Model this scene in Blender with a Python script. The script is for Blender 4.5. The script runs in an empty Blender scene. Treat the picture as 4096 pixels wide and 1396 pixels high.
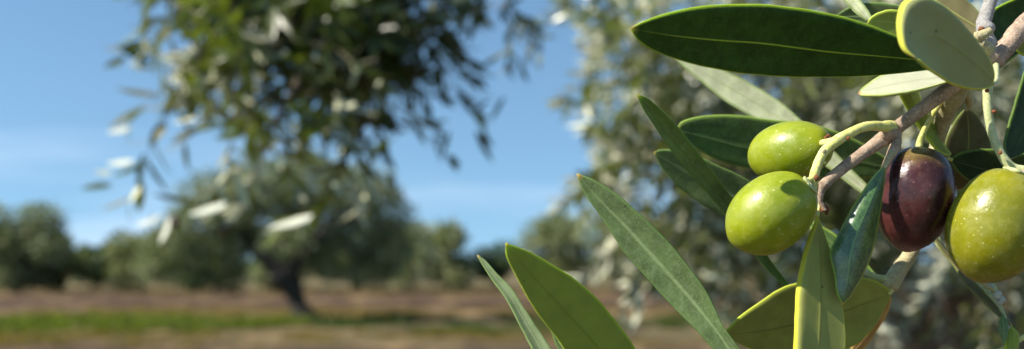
import bpy, math, random
import numpy as np
from mathutils import Vector, Matrix, noise as mnoise

random.seed(7)
rng = np.random.default_rng(11)
R = math.radians
C = bpy.context.scene.collection
sc = bpy.context.scene

# ------------------------------------------------------------------ camera frame
FPX = 4096.0
PITCH = math.atan((1050 - 698) / FPX)
CAM = np.array([0.0, 0.0, 1.5])
RIGHT = np.array([1.0, 0, 0])
FWD = np.array([0, math.cos(PITCH), math.sin(PITCH)])
UP = np.array([0, -math.sin(PITCH), math.cos(PITCH)])

def P(x, y, d):
    """where a thing seen at (x, y) stands if it is d metres away"""
    return CAM + FWD * d + RIGHT * ((x - 2048) / FPX * d) + UP * ((698 - y) / FPX * d)

def V(a, b, c):
    """direction given as right, up, towards the camera"""
    v = RIGHT * a + UP * b - FWD * c
    return v / np.linalg.norm(v)

# ------------------------------------------------------------------ object helpers
def tag(o, label=None, cat=None, group=None, kind=None):
    if label: o['label'] = label
    if cat: o['category'] = cat
    if group: o['group'] = group
    if kind: o['kind'] = kind
    return o

def empty(name, loc):
    o = bpy.data.objects.new(name, None)
    C.objects.link(o)
    o.location = tuple(loc)
    o.empty_display_size = 0.02
    return o

def link_mesh(name, me, mats, parent=None, offset=(0, 0, 0), smooth=True):
    for m in (mats if isinstance(mats, (list, tuple)) else [mats]):
        me.materials.append(m)
    if smooth:
        me.polygons.foreach_set('use_smooth', [True] * len(me.polygons))
    me.update()
    o = bpy.data.objects.new(name, me)
    C.objects.link(o)
    if parent is not None:
        o.parent = parent
    return o

class MB:
    """collects world-space vertices and faces; build() links them as one mesh"""
    def __init__(s):
        s.v = []; s.f = []; s.m = []; s.attr = {}
    def add(s, verts, faces, mat=0, **attrs):
        b = len(s.v)
        s.v.extend([tuple(v) for v in verts])
        s.f.extend([tuple(i + b for i in f) for f in faces])
        s.m.extend([mat] * len(faces))
        for k, vals in attrs.items():
            s.attr.setdefault(k, {}).update({b + i: float(x) for i, x in enumerate(vals)})
    def build(s, name, mats, parent=None, smooth=True):
        off = np.array(parent.location) if parent is not None else np.zeros(3)
        org = off
        if parent is None:
            a = np.array(s.v); org = a.mean(0)
        me = bpy.data.meshes.new(name)
        me.from_pydata([(v[0] - org[0], v[1] - org[1], v[2] - org[2]) for v in s.v], [], s.f)
        me.polygons.foreach_set('material_index', s.m)
        for k, d in s.attr.items():
            at = me.attributes.new(k, 'FLOAT', 'POINT')
            at.data.foreach_set('value', [d.get(i, 0.0) for i in range(len(s.v))])
        o = link_mesh(name, me, mats, parent, smooth=smooth)
        if parent is None:
            o.location = tuple(org)
        return o

def spline(pts, n):
    """Catmull-Rom through pts, resampled evenly along its length"""
    p = np.array(pts, float)
    if len(p) == 2:
        t = np.linspace(0, 1, n)[:, None]
        return p[0] * (1 - t) + p[1] * t
    q = np.vstack([2 * p[0] - p[1], p, 2 * p[-1] - p[-2]])
    out = []
    for i in range(1, len(q) - 2):
        p0, p1, p2, p3 = q[i - 1], q[i], q[i + 1], q[i + 2]
        for k in range(16):
            t = k / 16
            out.append(0.5 * ((2 * p1) + (-p0 + p2) * t + (2 * p0 - 5 * p1 + 4 * p2 - p3) * t * t + (-p0 + 3 * p1 - 3 * p2 + p3) * t ** 3))
    out.append(q[-2])
    out = np.array(out)
    L = np.r_[0, np.cumsum(np.linalg.norm(np.diff(out[:, :3], axis=0), axis=1))]
    s = np.linspace(0, L[-1], n)
    return np.stack([np.interp(s, L, out[:, k]) for k in range(out.shape[1])], 1)

def tube(mb, pts, seg=14, n=None, rough=0.0, mat=0, cap=True, nscale=400.0):
    """pts: rows of x, y, z, radius in metres"""
    p = np.array(pts, float)
    if n is None:
        n = max(6, len(p) * 8)
    c = spline(p, n)
    pos, rad = c[:, :3], np.maximum(c[:, 3], 1e-5)
    tan = np.gradient(pos, axis=0)
    tan /= np.linalg.norm(tan, axis=1)[:, None] + 1e-12
    a = np.cross(tan[0], [0.3, 0.9, 0.2]); a /= np.linalg.norm(a)
    verts = []; al = []
    dist = 0
    for i in range(n):
        a = a - tan[i] * a.dot(tan[i]); a /= np.linalg.norm(a)
        b = np.cross(tan[i], a)
        if i: dist += np.linalg.norm(pos[i] - pos[i - 1])
        for k in range(seg):
            th = 2 * math.pi * k / seg
            d = a * math.cos(th) + b * math.sin(th)
            r = rad[i]
            if rough:
                w = pos[i] + d * rad[i]
                r *= 1 + rough * (mnoise.noise(Vector(w * nscale)) + 0.5 * mnoise.noise(Vector(w * nscale * 2.7)))
            verts.append(pos[i] + d * r); al.append(dist)
    faces = [(i * seg + k, i * seg + (k + 1) % seg, (i + 1) * seg + (k + 1) % seg, (i + 1) * seg + k)
             for i in range(n - 1) for k in range(seg)]
    if cap:
        for i, sgn in ((0, -1), (n - 1, 1)):
            ci = len(verts)
            verts.append(pos[i] + tan[i] * sgn * rad[i] * 0.5)
            al.append(al[i * seg])
            for k in range(seg):
                k2 = (k + 1) % seg
                faces.append((i * seg + k, ci, i * seg + k2) if sgn < 0 else (i * seg + k, i * seg + k2, ci))
    mb.add(verts, faces, mat, along=al)

def ptube(mb, pts, **kw):
    """pts: rows of x, y, depth, half width, all but the depth as seen in the picture (4096 wide)"""
    tube(mb, [list(P(x, y, d)) + [w * d / FPX] for x, y, d, w in pts], **kw)

def blob(mb, c, r, axis=None, squash=1.0, mat=0, rough=0.0, nu=14, nv=10):
    c = np.array(c, float)
    z = np.array(axis if axis is not None else [0, 0, 1.0], float); z /= np.linalg.norm(z)
    x = np.cross(z, [0.31, 0.2, 0.93]); x /= np.linalg.norm(x); y = np.cross(z, x)
    verts = []; faces = []
    for j in range(nv + 1):
        ph = math.pi * j / nv
        for i in range(nu):
            th = 2 * math.pi * i / nu
            d = np.array([math.sin(ph) * math.cos(th), math.sin(ph) * math.sin(th), math.cos(ph) * squash])
            q = x * d[0] + y * d[1] + z * d[2]
            rr = r * (1 + (rough * mnoise.noise(Vector((c + q * r) * (0.9 / r))) if rough else 0))
            verts.append(c + q * rr)
    for j in range(nv):
        for i in range(nu):
            faces.append((j * nu + i, (j + 1) * nu + i, (j + 1) * nu + (i + 1) % nu, j * nu + (i + 1) % nu))
    mb.add(verts, faces, mat, along=[0] * len(verts))

# ------------------------------------------------------------------ materials
class NT:
    def __init__(s, name):
        s.mat = bpy.data.materials.new(name)
        s.mat.use_nodes = True
        s.t = s.mat.node_tree
        s.t.nodes.clear()
        s.out = s.t.nodes.new('ShaderNodeOutputMaterial')
    def n(s, typ, ins=None, **props):
        nd = s.t.nodes.new(typ)
        for k, v in props.items(): setattr(nd, k, v)
        for k, v in (ins or {}).items():
            if isinstance(v, bpy.types.NodeSocket): s.t.links.new(v, nd.inputs[k])
            else: nd.inputs[k].default_value = v
        return nd
    def mixc(s, f, a, b, mode='MIX'):
        nd = s.t.nodes.new('ShaderNodeMix'); nd.data_type = 'RGBA'; nd.blend_type = mode
        for i, v in ((0, f), (6, a), (7, b)):
            if isinstance(v, bpy.types.NodeSocket): s.t.links.new(v, nd.inputs[i])
            elif i == 0: nd.inputs[i].default_value = v
            else: nd.inputs[i].default_value = (*v, 1) if len(v) == 3 else v
        return nd.outputs[2]
    def math(s, op, a, b=0.0, clamp=False):
        nd = s.t.nodes.new('ShaderNodeMath'); nd.operation = op; nd.use_clamp = clamp
        for i, v in ((0, a), (1, b)):
            if isinstance(v, bpy.types.NodeSocket): s.t.links.new(v, nd.inputs[i])
            else: nd.inputs[i].default_value = v
        return nd.outputs[0]
    def ramp01(s, val, lo, hi, a=0.0, b=1.0, smooth=True):
        nd = s.t.nodes.new('ShaderNodeMapRange')
        nd.interpolation_type = 'SMOOTHSTEP' if smooth else 'LINEAR'
        s.t.links.new(val, nd.inputs[0])
        for i, v in ((1, lo), (2, hi), (3, a), (4, b)): nd.inputs[i].default_value = v
        return nd.outputs[0]
    def noise(s, vec, scale, detail=3, rough=0.5):
        nd = s.t.nodes.new('ShaderNodeTexNoise')
        s.t.links.new(vec, nd.inputs['Vector'])
        nd.inputs['Scale'].default_value = scale
        nd.inputs['Detail'].default_value = detail
        nd.inputs['Roughness'].default_value = rough
        return nd.outputs['Fac']
    def bump(s, h, strength, dist):
        nd = s.n('ShaderNodeBump', {'Height': h, 'Strength': strength, 'Distance': dist})
        return nd.outputs[0]
    def done(s, shader):
        s.t.links.new(shader, s.out.inputs['Surface'])
        return s.mat

def mat_leaf(name, base, vein, rim, under=False, hair=0.35, rimw=0.45, rough=0.42, mottle=0.25, veinw=0.045, sss=0.55,
             tipc=(0.35, 0.22, 0.06), hairc=(0.40, 0.45, 0.33), spec=0.4, sheen=0.0, scalar=1.0):
    m = NT(name)
    co = m.n('ShaderNodeTexCoord').outputs['Object']
    at = lambda k: m.n('ShaderNodeAttribute', attribute_name=k).outputs['Fac']
    ux, v, ed = at('ux'), at('v'), at('edist')
    big = m.noise(co, 260, 3)
    fine = m.noise(co, 4200, 5, 0.75)
    mid = m.noise(co, 1100, 3, 0.6)
    c = m.mixc(m.ramp01(big, 0.3, 0.72), tuple(x * (1 - mottle) for x in base), tuple(min(1, x * (1 + mottle)) for x in base))
    c = m.mixc(m.math('MULTIPLY', m.ramp01(m.noise(co, 620, 4, 0.65), 0.45, 0.70), hair * 0.5), c, hairc)
    c = m.mixc(m.math('MULTIPLY', m.ramp01(fine, 0.42, 0.72), hair), c, hairc)
    c = m.mixc(m.math('MULTIPLY', m.ramp01(mid, 0.48, 0.75), hair * 0.55), c, hairc)
    vs_ = m.n('ShaderNodeTexVoronoi', {'Vector': co, 'Scale': 330.0, 'Randomness': 1.0})
    pick = m.n('ShaderNodeSeparateColor', {0: vs_.outputs['Color']})
    dot = m.math('MULTIPLY', m.ramp01(vs_.outputs['Distance'], 0.05, 0.13, 1.0, 0.0), m.ramp01(pick.outputs[0], 0.80, 0.84))
    c = m.mixc(m.math('MULTIPLY', dot, 0.75), c, (0.045, 0.030, 0.012))
    dot2 = m.math('MULTIPLY', m.ramp01(vs_.outputs['Distance'], 0.04, 0.10, 1.0, 0.0), m.ramp01(pick.outputs[1], 0.80, 0.84))
    c = m.mixc(m.math('MULTIPLY', dot2, 0.5), c, (0.50, 0.50, 0.36))
    wob = m.math('ADD', m.math('ABSOLUTE', ux), m.math('MULTIPLY', m.math('SUBTRACT', mid, 0.5), 0.05))
    vm = m.math('MULTIPLY', m.ramp01(wob, veinw * 0.2, veinw * 1.15, 1.0, 0.0), m.math('MULTIPLY', m.ramp01(v, 0.0, 0.25, 0.25, 1.0), m.ramp01(mid, 0.3, 0.6, 0.6, 1.0)))
    c = m.mixc(m.math('MULTIPLY', vm, 0.85), c, vein)
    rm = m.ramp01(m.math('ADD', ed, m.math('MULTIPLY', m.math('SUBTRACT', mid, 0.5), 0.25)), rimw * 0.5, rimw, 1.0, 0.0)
    c = m.mixc(m.math('MULTIPLY', rm, 0.6), c, rim)  # margin tone; the yellow ones have the sunlit glow painted in
    tm = m.ramp01(v, 0.004, 0.03, 1.0, 0.0)
    c = m.mixc(m.math('MULTIPLY', tm, 0.8), c, tipc)
    h = m.math('ADD', m.math('MULTIPLY', fine, 0.6), m.math('ADD', m.math('MULTIPLY', mid, 0.5), m.math('MULTIPLY', vm, 0.4 if under else -0.5)))
    b = m.n('ShaderNodeBsdfPrincipled', {'Base Color': c, 'Roughness': rough, 'Normal': m.bump(h, 0.5, 0.00012),
            'Subsurface Weight': sss, 'Subsurface Radius': (0.7, 1.0, 0.25), 'Subsurface Scale': 0.0007 * scalar,
            'Specular IOR Level': spec, 'Sheen Weight': sheen, 'Sheen Roughness': 0.4})
    return m.done(b.outputs[0])

def mat_olive(name, ripe=False, base=(0.245, 0.280, 0.004), deep=(0.165, 0.215, 0.002), pale=(0.32, 0.34, 0.05), rough=0.34):
    m = NT(name)
    co = m.n('ShaderNodeTexCoord').outputs['Object']
    sep = m.n('ShaderNodeSeparateXYZ', {0: co})
    z = sep.outputs['Z']
    big = m.noise(co, 130, 3)
    mid = m.noise(co, 520, 4, 0.6)
    fine = m.noise(co, 2600, 3, 0.6)
    st = m.n('ShaderNodeMapping', {'Vector': co, 'Scale': (1, 1, 0.22)}).outputs[0]
    streak = m.noise(st, 900, 4, 0.6)
    vo = m.n('ShaderNodeTexVoronoi', {'Vector': co, 'Scale': 820.0, 'Randomness': 1.0})
    keep = m.n('ShaderNodeSeparateColor', {0: vo.outputs['Color']})
    sp = m.math('MULTIPLY', m.ramp01(vo.outputs['Distance'], 0.04, 0.26, 1.0, 0.0), m.ramp01(keep.outputs[0], 0.35, 0.75))
    if not ripe:
        c = m.mixc(m.ramp01(big, 0.25, 0.75), deep, base)
        c = m.mixc(m.math('MULTIPLY', m.ramp01(streak, 0.45, 0.75), 0.2), c, pale)
        c = m.mixc(m.math('MULTIPLY', m.ramp01(z, 0.0055, 0.0100), 0.45), c, (base[0] * 1.2, base[1] * 1.15, base[2]))
        c = m.mixc(m.math('MULTIPLY', sp, 0.55), c, (0.52, 0.52, 0.18))
        c = m.mixc(m.math('MULTIPLY', m.ramp01(mid, 0.50, 0.72), 0.14), c, (0.46, 0.46, 0.12))
        c = m.mixc(m.math('MULTIPLY', m.ramp01(fine, 0.60, 0.72), 0.30), c, (0.20, 0.22, 0.02))
        rad = (0.8, 1.0, 0.2)
    else:
        c = m.mixc(m.ramp01(big, 0.32, 0.68), (0.030, 0.009, 0.009), (0.080, 0.020, 0.019))
        c = m.mixc(m.math('MULTIPLY', m.ramp01(streak, 0.5, 0.72), 0.18), c, (0.20, 0.055, 0.050))
        zt = m.math('ADD', z, m.math('MULTIPLY', m.math('SUBTRACT', big, 0.5), 0.010))
        c = m.mixc(m.math('MULTIPLY', m.ramp01(zt, 0.0062, 0.0115), 0.75), c, (0.24, 0.20, 0.045))
        c = m.mixc(m.math('MULTIPLY', m.ramp01(z, -0.0116, -0.0086, 1.0, 0.0), 0.5), c, (0.30, 0.20, 0.20))
        c = m.mixc(m.math('MULTIPLY', sp, 0.45), c, (0.36, 0.16, 0.14))
        rad = (1.0, 0.35, 0.2)
    vb = m.n('ShaderNodeTexVoronoi', {'Vector': co, 'Scale': 210.0, 'Randomness': 1.0})
    pk = m.n('ShaderNodeSeparateColor', {0: vb.outputs['Color']})
    scar = m.math('MULTIPLY', m.ramp01(m.math('ADD', vb.outputs['Distance'], m.math('MULTIPLY', m.math('SUBTRACT', fine, 0.5), 0.15)), 0.05, 0.12, 1.0, 0.0), m.ramp01(pk.outputs[0], 0.78, 0.82))
    c = m.mixc(m.math('MULTIPLY', scar, 0.6), c, (0.12, 0.075, 0.03))
    blm = m.ramp01(m.noise(co, 330, 5, 0.75), 0.46, 0.66)
    c = m.mixc(m.math('MULTIPLY', blm, 0.06 if ripe else 0.09), c, (0.30, 0.20, 0.20) if ripe else (0.40, 0.42, 0.26))
    h = m.math('ADD', m.math('MULTIPLY', mid, 0.6), m.math('ADD', m.math('MULTIPLY', fine, 0.25), m.math('MULTIPLY', sp, 0.35)))
    rr = m.ramp01(m.noise(co, 700, 4, 0.65), 0.3, 0.7, rough - 0.06, rough + 0.14)
    b = m.n('ShaderNodeBsdfPrincipled', {'Base Color': c, 'Roughness': rr, 'Normal': m.bump(h, 0.6, 0.00022),
            'Subsurface Weight': 0.35, 'Subsurface Radius': rad, 'Subsurface Scale': 0.0014, 'Specular IOR Level': 0.38,
            'Coat Weight': 0.05, 'Coat Roughness': 0.2})
    return m.done(b.outputs[0])

def mat_bark(name, a, b_, c_, scale=1.0, rough=0.75, bumpd=0.0002, sss=0.0, stretch=True):
    m = NT(name)
    co = m.n('ShaderNodeTexCoord').outputs['Object']
    n1 = m.noise(co, 350 * scale, 4, 0.6)
    n2 = m.noise(co, 1800 * scale, 4, 0.7)
    n3 = m.noise(co, 120 * scale, 3)
    c = m.mixc(m.ramp01(n1, 0.35, 0.65), a, b_)
    c = m.mixc(m.math('MULTIPLY', m.ramp01(n2, 0.48, 0.66), 0.75), c, c_)
    c = m.mixc(m.math('MULTIPLY', m.ramp01(m.noise(co, 900 * scale, 5, 0.7), 0.55, 0.66), 0.5), c, tuple(x * 0.35 for x in a))
    c = m.mixc(m.math('MULTIPLY', m.ramp01(n3, 0.5, 0.75), 0.35), c, tuple(x * 0.55 for x in a))
    h = m.math('ADD', n1, m.math('MULTIPLY', n2, 0.7))
    bs = m.n('ShaderNodeBsdfPrincipled', {'Base Color': c, 'Roughness': rough, 'Normal': m.bump(h, 1.0, bumpd * 1.8),
             'Subsurface Weight': sss, 'Subsurface Radius': (1, .9, .3), 'Subsurface Scale': 0.0006, 'Specular IOR Level': 0.3})
    return m.done(bs.outputs[0])

def mat_foliage(name, top, under, scale=6.0, trans=0.3, rough=0.38, spec=0.5, var=0.45, umin=0.42):
    """two-sided leaves: dark waxy above, pale felted beneath"""
    m = NT(name)
    geo = m.n('ShaderNodeNewGeometry')
    rnd = geo.outputs['Random Per Island']
    co = m.n('ShaderNodeTexCoord').outputs['Object']
    big = m.noise(co, scale, 2)
    t = m.mixc(rnd, tuple(x * (1 - var) for x in top), tuple(x * (1 + var) for x in top))
    t = m.mixc(m.ramp01(big, 0.35, 0.65), t, m.mixc(0.35, t, (top[0] * 1.9, top[1] * 1.5, top[2] * 1.0)))
    u = m.mixc(m.ramp01(rnd, 0.25, 0.95), tuple(x * umin for x in under), tuple(min(1, x * 1.3) for x in under))
    c = m.mixc(geo.outputs['Backfacing'], t, u)
    p = m.n('ShaderNodeBsdfPrincipled', {'Base Color': c, 'Roughness': m.ramp01(geo.outputs['Backfacing'], 0, 1, rough, 0.7),
            'Specular IOR Level': m.ramp01(geo.outputs['Backfacing'], 0, 1, spec, 0.25)})
    tr = m.n('ShaderNodeBsdfTranslucent', {'Color': m.mixc(0.5, t, (top[0] * 3.0, top[1] * 3.4, top[2] * 0.9))})
    mx = m.n('ShaderNodeMixShader', {0: trans, 1: p.outputs[0], 2: tr.outputs[0]})
    return m.done(mx.outputs[0])

# ------------------------------------------------------------------ world, sun, camera
SUN = V(-0.70, 0.69, 0.17)
w = bpy.data.worlds.new("World"); sc.world = w; w.use_nodes = True
nt = w.node_tree; nt.nodes.clear()
sky = nt.nodes.new('ShaderNodeTexSky'); sky.sky_type = 'NISHITA'; sky.sun_disc = False
sky.sun_elevation = math.asin(SUN[2]); sky.sun_rotation = math.atan2(SUN[0], SUN[1])
sky.altitude = 50; sky.air_density = 1.0; sky.dust_density = 0.3; sky.ozone_density = 1.3
bg = nt.nodes.new('ShaderNodeBackground'); bg.inputs[1].default_value = 0.087
out = nt.nodes.new('ShaderNodeOutputWorld')
# thin haze cloud low in the sky
tc = nt.nodes.new('ShaderNodeTexCoord')
mp = nt.nodes.new('ShaderNodeMapping'); mp.inputs['Scale'].default_value = (1.2, 1.2, 11.0)
nz = nt.nodes.new('ShaderNodeTexNoise'); nz.inputs['Scale'].default_value = 2.2; nz.inputs['Detail'].default_value = 5
nt.links.new(tc.outputs['Generated'], mp.inputs[0]); nt.links.new(mp.outputs[0], nz.inputs['Vector'])
sp = nt.nodes.new('ShaderNodeSeparateXYZ'); nt.links.new(tc.outputs['Generated'], sp.inputs[0])
r1 = nt.nodes.new('ShaderNodeMapRange'); r1.interpolation_type = 'SMOOTHSTEP'
nt.links.new(nz.outputs['Fac'], r1.inputs[0]); r1.inputs[1].default_value = 0.42; r1.inputs[2].default_value = 0.72; r1.inputs[4].default_value = 0.4
r2 = nt.nodes.new('ShaderNodeMapRange'); r2.interpolation_type = 'SMOOTHSTEP'
nt.links.new(sp.outputs['Z'], r2.inputs[0]); r2.inputs[1].default_value = 0.18; r2.inputs[2].default_value = 0.02
mu = nt.nodes.new('ShaderNodeMath'); mu.operation = 'MULTIPLY'
nt.links.new(r1.outputs[0], mu.inputs[0]); nt.links.new(r2.outputs[0], mu.inputs[1])
# the haze near the horizon is thin: read the sky a little above the true direction
va = nt.nodes.new('ShaderNodeVectorMath'); va.operation = 'MULTIPLY_ADD'
nt.links.new(tc.outputs['Generated'], va.inputs[0]); va.inputs[1].default_value = (1, 1, 0.9); va.inputs[2].default_value = (0, 0, 0.17)
vn = nt.nodes.new('ShaderNodeVectorMath'); vn.operation = 'NORMALIZE'; nt.links.new(va.outputs[0], vn.inputs[0]); nt.links.new(vn.outputs[0], sky.inputs[0])
mxw = nt.nodes.new('ShaderNodeMix'); mxw.data_type = 'RGBA'
nt.links.new(mu.outputs[0], mxw.inputs[0]); nt.links.new(sky.outputs[0], mxw.inputs[6]); mxw.inputs[7].default_value = (6.9, 6.6, 8.0, 1)
tint = nt.nodes.new('ShaderNodeMix'); tint.data_type = 'RGBA'; tint.blend_type = 'MULTIPLY'; tint.inputs[0].default_value = 1
nt.links.new(mxw.outputs[2], tint.inputs[6]); tint.inputs[7].default_value = (0.87, 1.06, 1.07, 1)
nt.links.new(tint.outputs[2], bg.inputs[0]); nt.links.new(bg.outputs[0], out.inputs[0])

ld = bpy.data.lights.new('sun', 'SUN'); ld.energy = 5.0; ld.angle = R(0.55); ld.color = (1.0, 0.94, 0.82)
lo = bpy.data.objects.new('sun', ld); C.objects.link(lo)
lo.rotation_euler = Vector(tuple(SUN)).to_track_quat('Z', 'Y').to_euler()
lo.location = (-3, -1, 6)

cd = bpy.data.cameras.new('camera'); co_ = bpy.data.objects.new('camera', cd); C.objects.link(co_)
co_.location = tuple(CAM); co_.rotation_euler = (math.pi / 2 + PITCH, 0, 0)
cd.sensor_width = 36; cd.lens = 36; cd.clip_start = 0.01; cd.clip_end = 3000
cd.dof.use_dof = True; cd.dof.focus_distance = 0.212; cd.dof.aperture_fstop = 13.5
sc.camera = co_
sc.view_settings.view_transform = 'Standard'; sc.view_settings.look = 'None'
sc.view_settings.exposure = 0.9; sc.view_settings.gamma = 1
cy = sc.cycles
cy.use_denoising = True
try: cy.denoiser = 'OPENIMAGEDENOISE'
except Exception: pass
cy.max_bounces = 8; cy.diffuse_bounces = 4; cy.glossy_bounces = 3; cy.transmission_bounces = 6
cy.caustics_reflective = False; cy.caustics_refractive = False
cy.sample_clamp_indirect = 4.0; cy.use_adaptive_sampling = False

# ------------------------------------------------------------------ the ground
def ground_mat():
    m = NT('soil')
    pos = m.n('ShaderNodeNewGeometry').outputs['Position']
    sx = m.n('ShaderNodeSeparateXYZ', {0: pos})
    st = m.n('ShaderNodeMapping', {'Vector': pos, 'Scale': (0.35, 1.0, 1.0)}).outputs[0]
    n1 = m.noise(st, 0.35, 4, 0.6); n2 = m.noise(st, 1.7, 5, 0.65); n3 = m.noise(pos, 9.0, 4, 0.7)
    y = m.math('ADD', sx.outputs['Y'], m.math('MULTIPLY', m.math('SUBTRACT', n1, 0.5), 16.0))
    cr = m.t.nodes.new('ShaderNodeValToRGB'); cr.color_ramp.interpolation = 'EASE'
    m.t.links.new(m.ramp01(y, 10, 80, smooth=False), cr.inputs[0])
    soil = (0.075, 0.046, 0.028); tan = (0.19, 0.13, 0.065); dry = (0.14, 0.11, 0.05); dark = (0.048, 0.029, 0.019)
    stops = [(15, soil), (18.6, soil), (19.8, dry), (22, (0.12, 0.10, 0.045)), (27, (0.10, 0.09, 0.04)), (28.5, tan), (31.5, tan),
             (34, dark), (43, soil), (48, (0.10, 0.07, 0.042)), (55, tan), (66, (0.13, 0.12, 0.06))]
    e = cr.color_ramp.elements
    while len(e) > 1: e.remove(e[-1])
    e[0].position = 0; e[0].color = (*soil, 1)
    for d, col in stops:
        x = e.new((d - 10) / 70); x.color = (*col, 1)
    c = m.mixc(m.math('MULTIPLY', m.ramp01(n2, 0.35, 0.7), 0.55), cr.outputs[0], soil)
    c = m.mixc(m.math('MULTIPLY', m.ramp01(n2, 0.52, 0.70), 0.6), c, (0.17, 0.115, 0.06))
    n4 = m.noise(m.n('ShaderNodeMapping', {'Vector': pos, 'Scale': (0.55, 0.3, 1.0)}).outputs[0], 1.0, 5, 0.7)
    c = m.mixc(m.math('MULTIPLY', m.ramp01(n4, 0.51, 0.60), 0.7), c, (0.25, 0.165, 0.085))
    c = m.mixc(m.math('MULTIPLY', m.ramp01(n4, 0.36, 0.48, 1.0, 0.0), 0.65), c, (0.038, 0.022, 0.014))
    c = m.mixc(m.math('MULTIPLY', m.ramp01(n3, 0.5, 0.8), 0.4), c, (0.05, 0.033, 0.022))
    h = m.math('ADD', n2, n3)
    b = m.n('ShaderNodeBsdfPrincipled', {'Base Color': c, 'Roughness': 0.95, 'Normal': m.bump(h, 0.8, 0.08), 'Specular IOR Level': 0.15})
    return m.done(b.outputs[0])

def ground_z(x, y):
    m = 1.0 if 8 < y < 90 else 0.25
    return m * (0.07 * mnoise.noise(Vector((x * 1.4, y * 1.2, 11))) + 0.05 * mnoise.noise(Vector((x * 0.9, y * 0.9, 0))) + 0.05 * mnoise.noise(Vector((x * 0.15, y * 2.1, 3))) + 0.03 * mnoise.noise(Vector((x * 3, y * 3, 5))))

def build_ground():
    t = np.linspace(-1, 1, 221)
    xs = np.sign(t) * (np.abs(t) * 34 + 1500 * np.abs(t) ** 9)
    s = np.linspace(0, 1, 260)
    ys = -6 + s * 90 + 2300 * s ** 12
    v = [(x, y, ground_z(x, y)) for y in ys for x in xs]
    W = len(xs)
    f = [(j * W + i, j * W + i + 1, (j + 1) * W + i + 1, (j + 1) * W + i) for j in range(len(ys) - 1) for i in range(W - 1)]
    me = bpy.data.meshes.new('ground'); me.from_pydata(v, [], f)
    return tag(link_mesh('ground', me, ground_mat()), kind='structure')
build_ground()

# ------------------------------------------------------------------ leaf clouds in numpy
TL = np.array([0.0, 0.16, 0.42, 0.72, 1.0])
TW = np.array([0.10, 0.72, 1.0, 0.74, 0.02])
def leaf_cloud(name, pos, d, nrm, L, W, mat, parent=None, coarse=False, fold=0.22, bend=0.10):
    """every row is one blade: base point, direction, normal, length, half width"""
    tl, tw = (np.array([0.0, 0.45, 1.0]), np.array([0.25, 1.0, 0.05])) if coarse else (TL, TW)
    pos = np.asarray(pos, float); d = np.asarray(d, float); nrm = np.asarray(nrm, float)
    L = np.asarray(L, float)[:, None]; W = np.asarray(W, float)[:, None]
    d = d / (np.linalg.norm(d, axis=1)[:, None] + 1e-9)
    side = np.cross(nrm, d); side /= np.linalg.norm(side, axis=1)[:, None] + 1e-9
    nn = np.cross(d, side)
    k = len(tl); N = len(pos)
    vs = np.empty((N, k, 3, 3))
    for i in range(k):
        c = pos + d * L * tl[i] - nn * L * bend * tl[i] ** 2
        wv = W * tw[i]
        vs[:, i, 0] = c - side * wv + nn * wv * fold
        vs[:, i, 1] = c
        vs[:, i, 2] = c + side * wv + nn * wv * fold
    off = np.array(parent.location) if parent is not None else pos.mean(0)
    V_ = (vs.reshape(-1, 3) - off).astype(np.float32)
    q = []
    for i in range(k - 1):
        for j in range(2):
            a = i * 3 + j
            q.append([a, a + 3, a + 4, a + 1])
    q = np.array(q)
    F = (q[None] + (np.arange(N) * k * 3)[:, None, None]).reshape(-1, 4)
    me = bpy.data.meshes.new(name)
    me.vertices.add(len(V_)); me.vertices.foreach_set('co', V_.ravel())
    me.loops.add(F.size); me.loops.foreach_set('vertex_index', F.ravel().astype(np.int32))
    me.polygons.add(len(F))
    me.polygons.foreach_set('loop_start', np.arange(0, F.size, 4, dtype=np.int32))
    me.polygons.foreach_set('loop_total', np.full(len(F), 4, dtype=np.int32))
    me.update(calc_edges=True); me.validate()
    o = link_mesh(name, me, mat, parent, smooth=True)
    if parent is None: o.location = tuple(off)
    return o

def unit(v):
    return v / (np.linalg.norm(v) + 1e-12)

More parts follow.
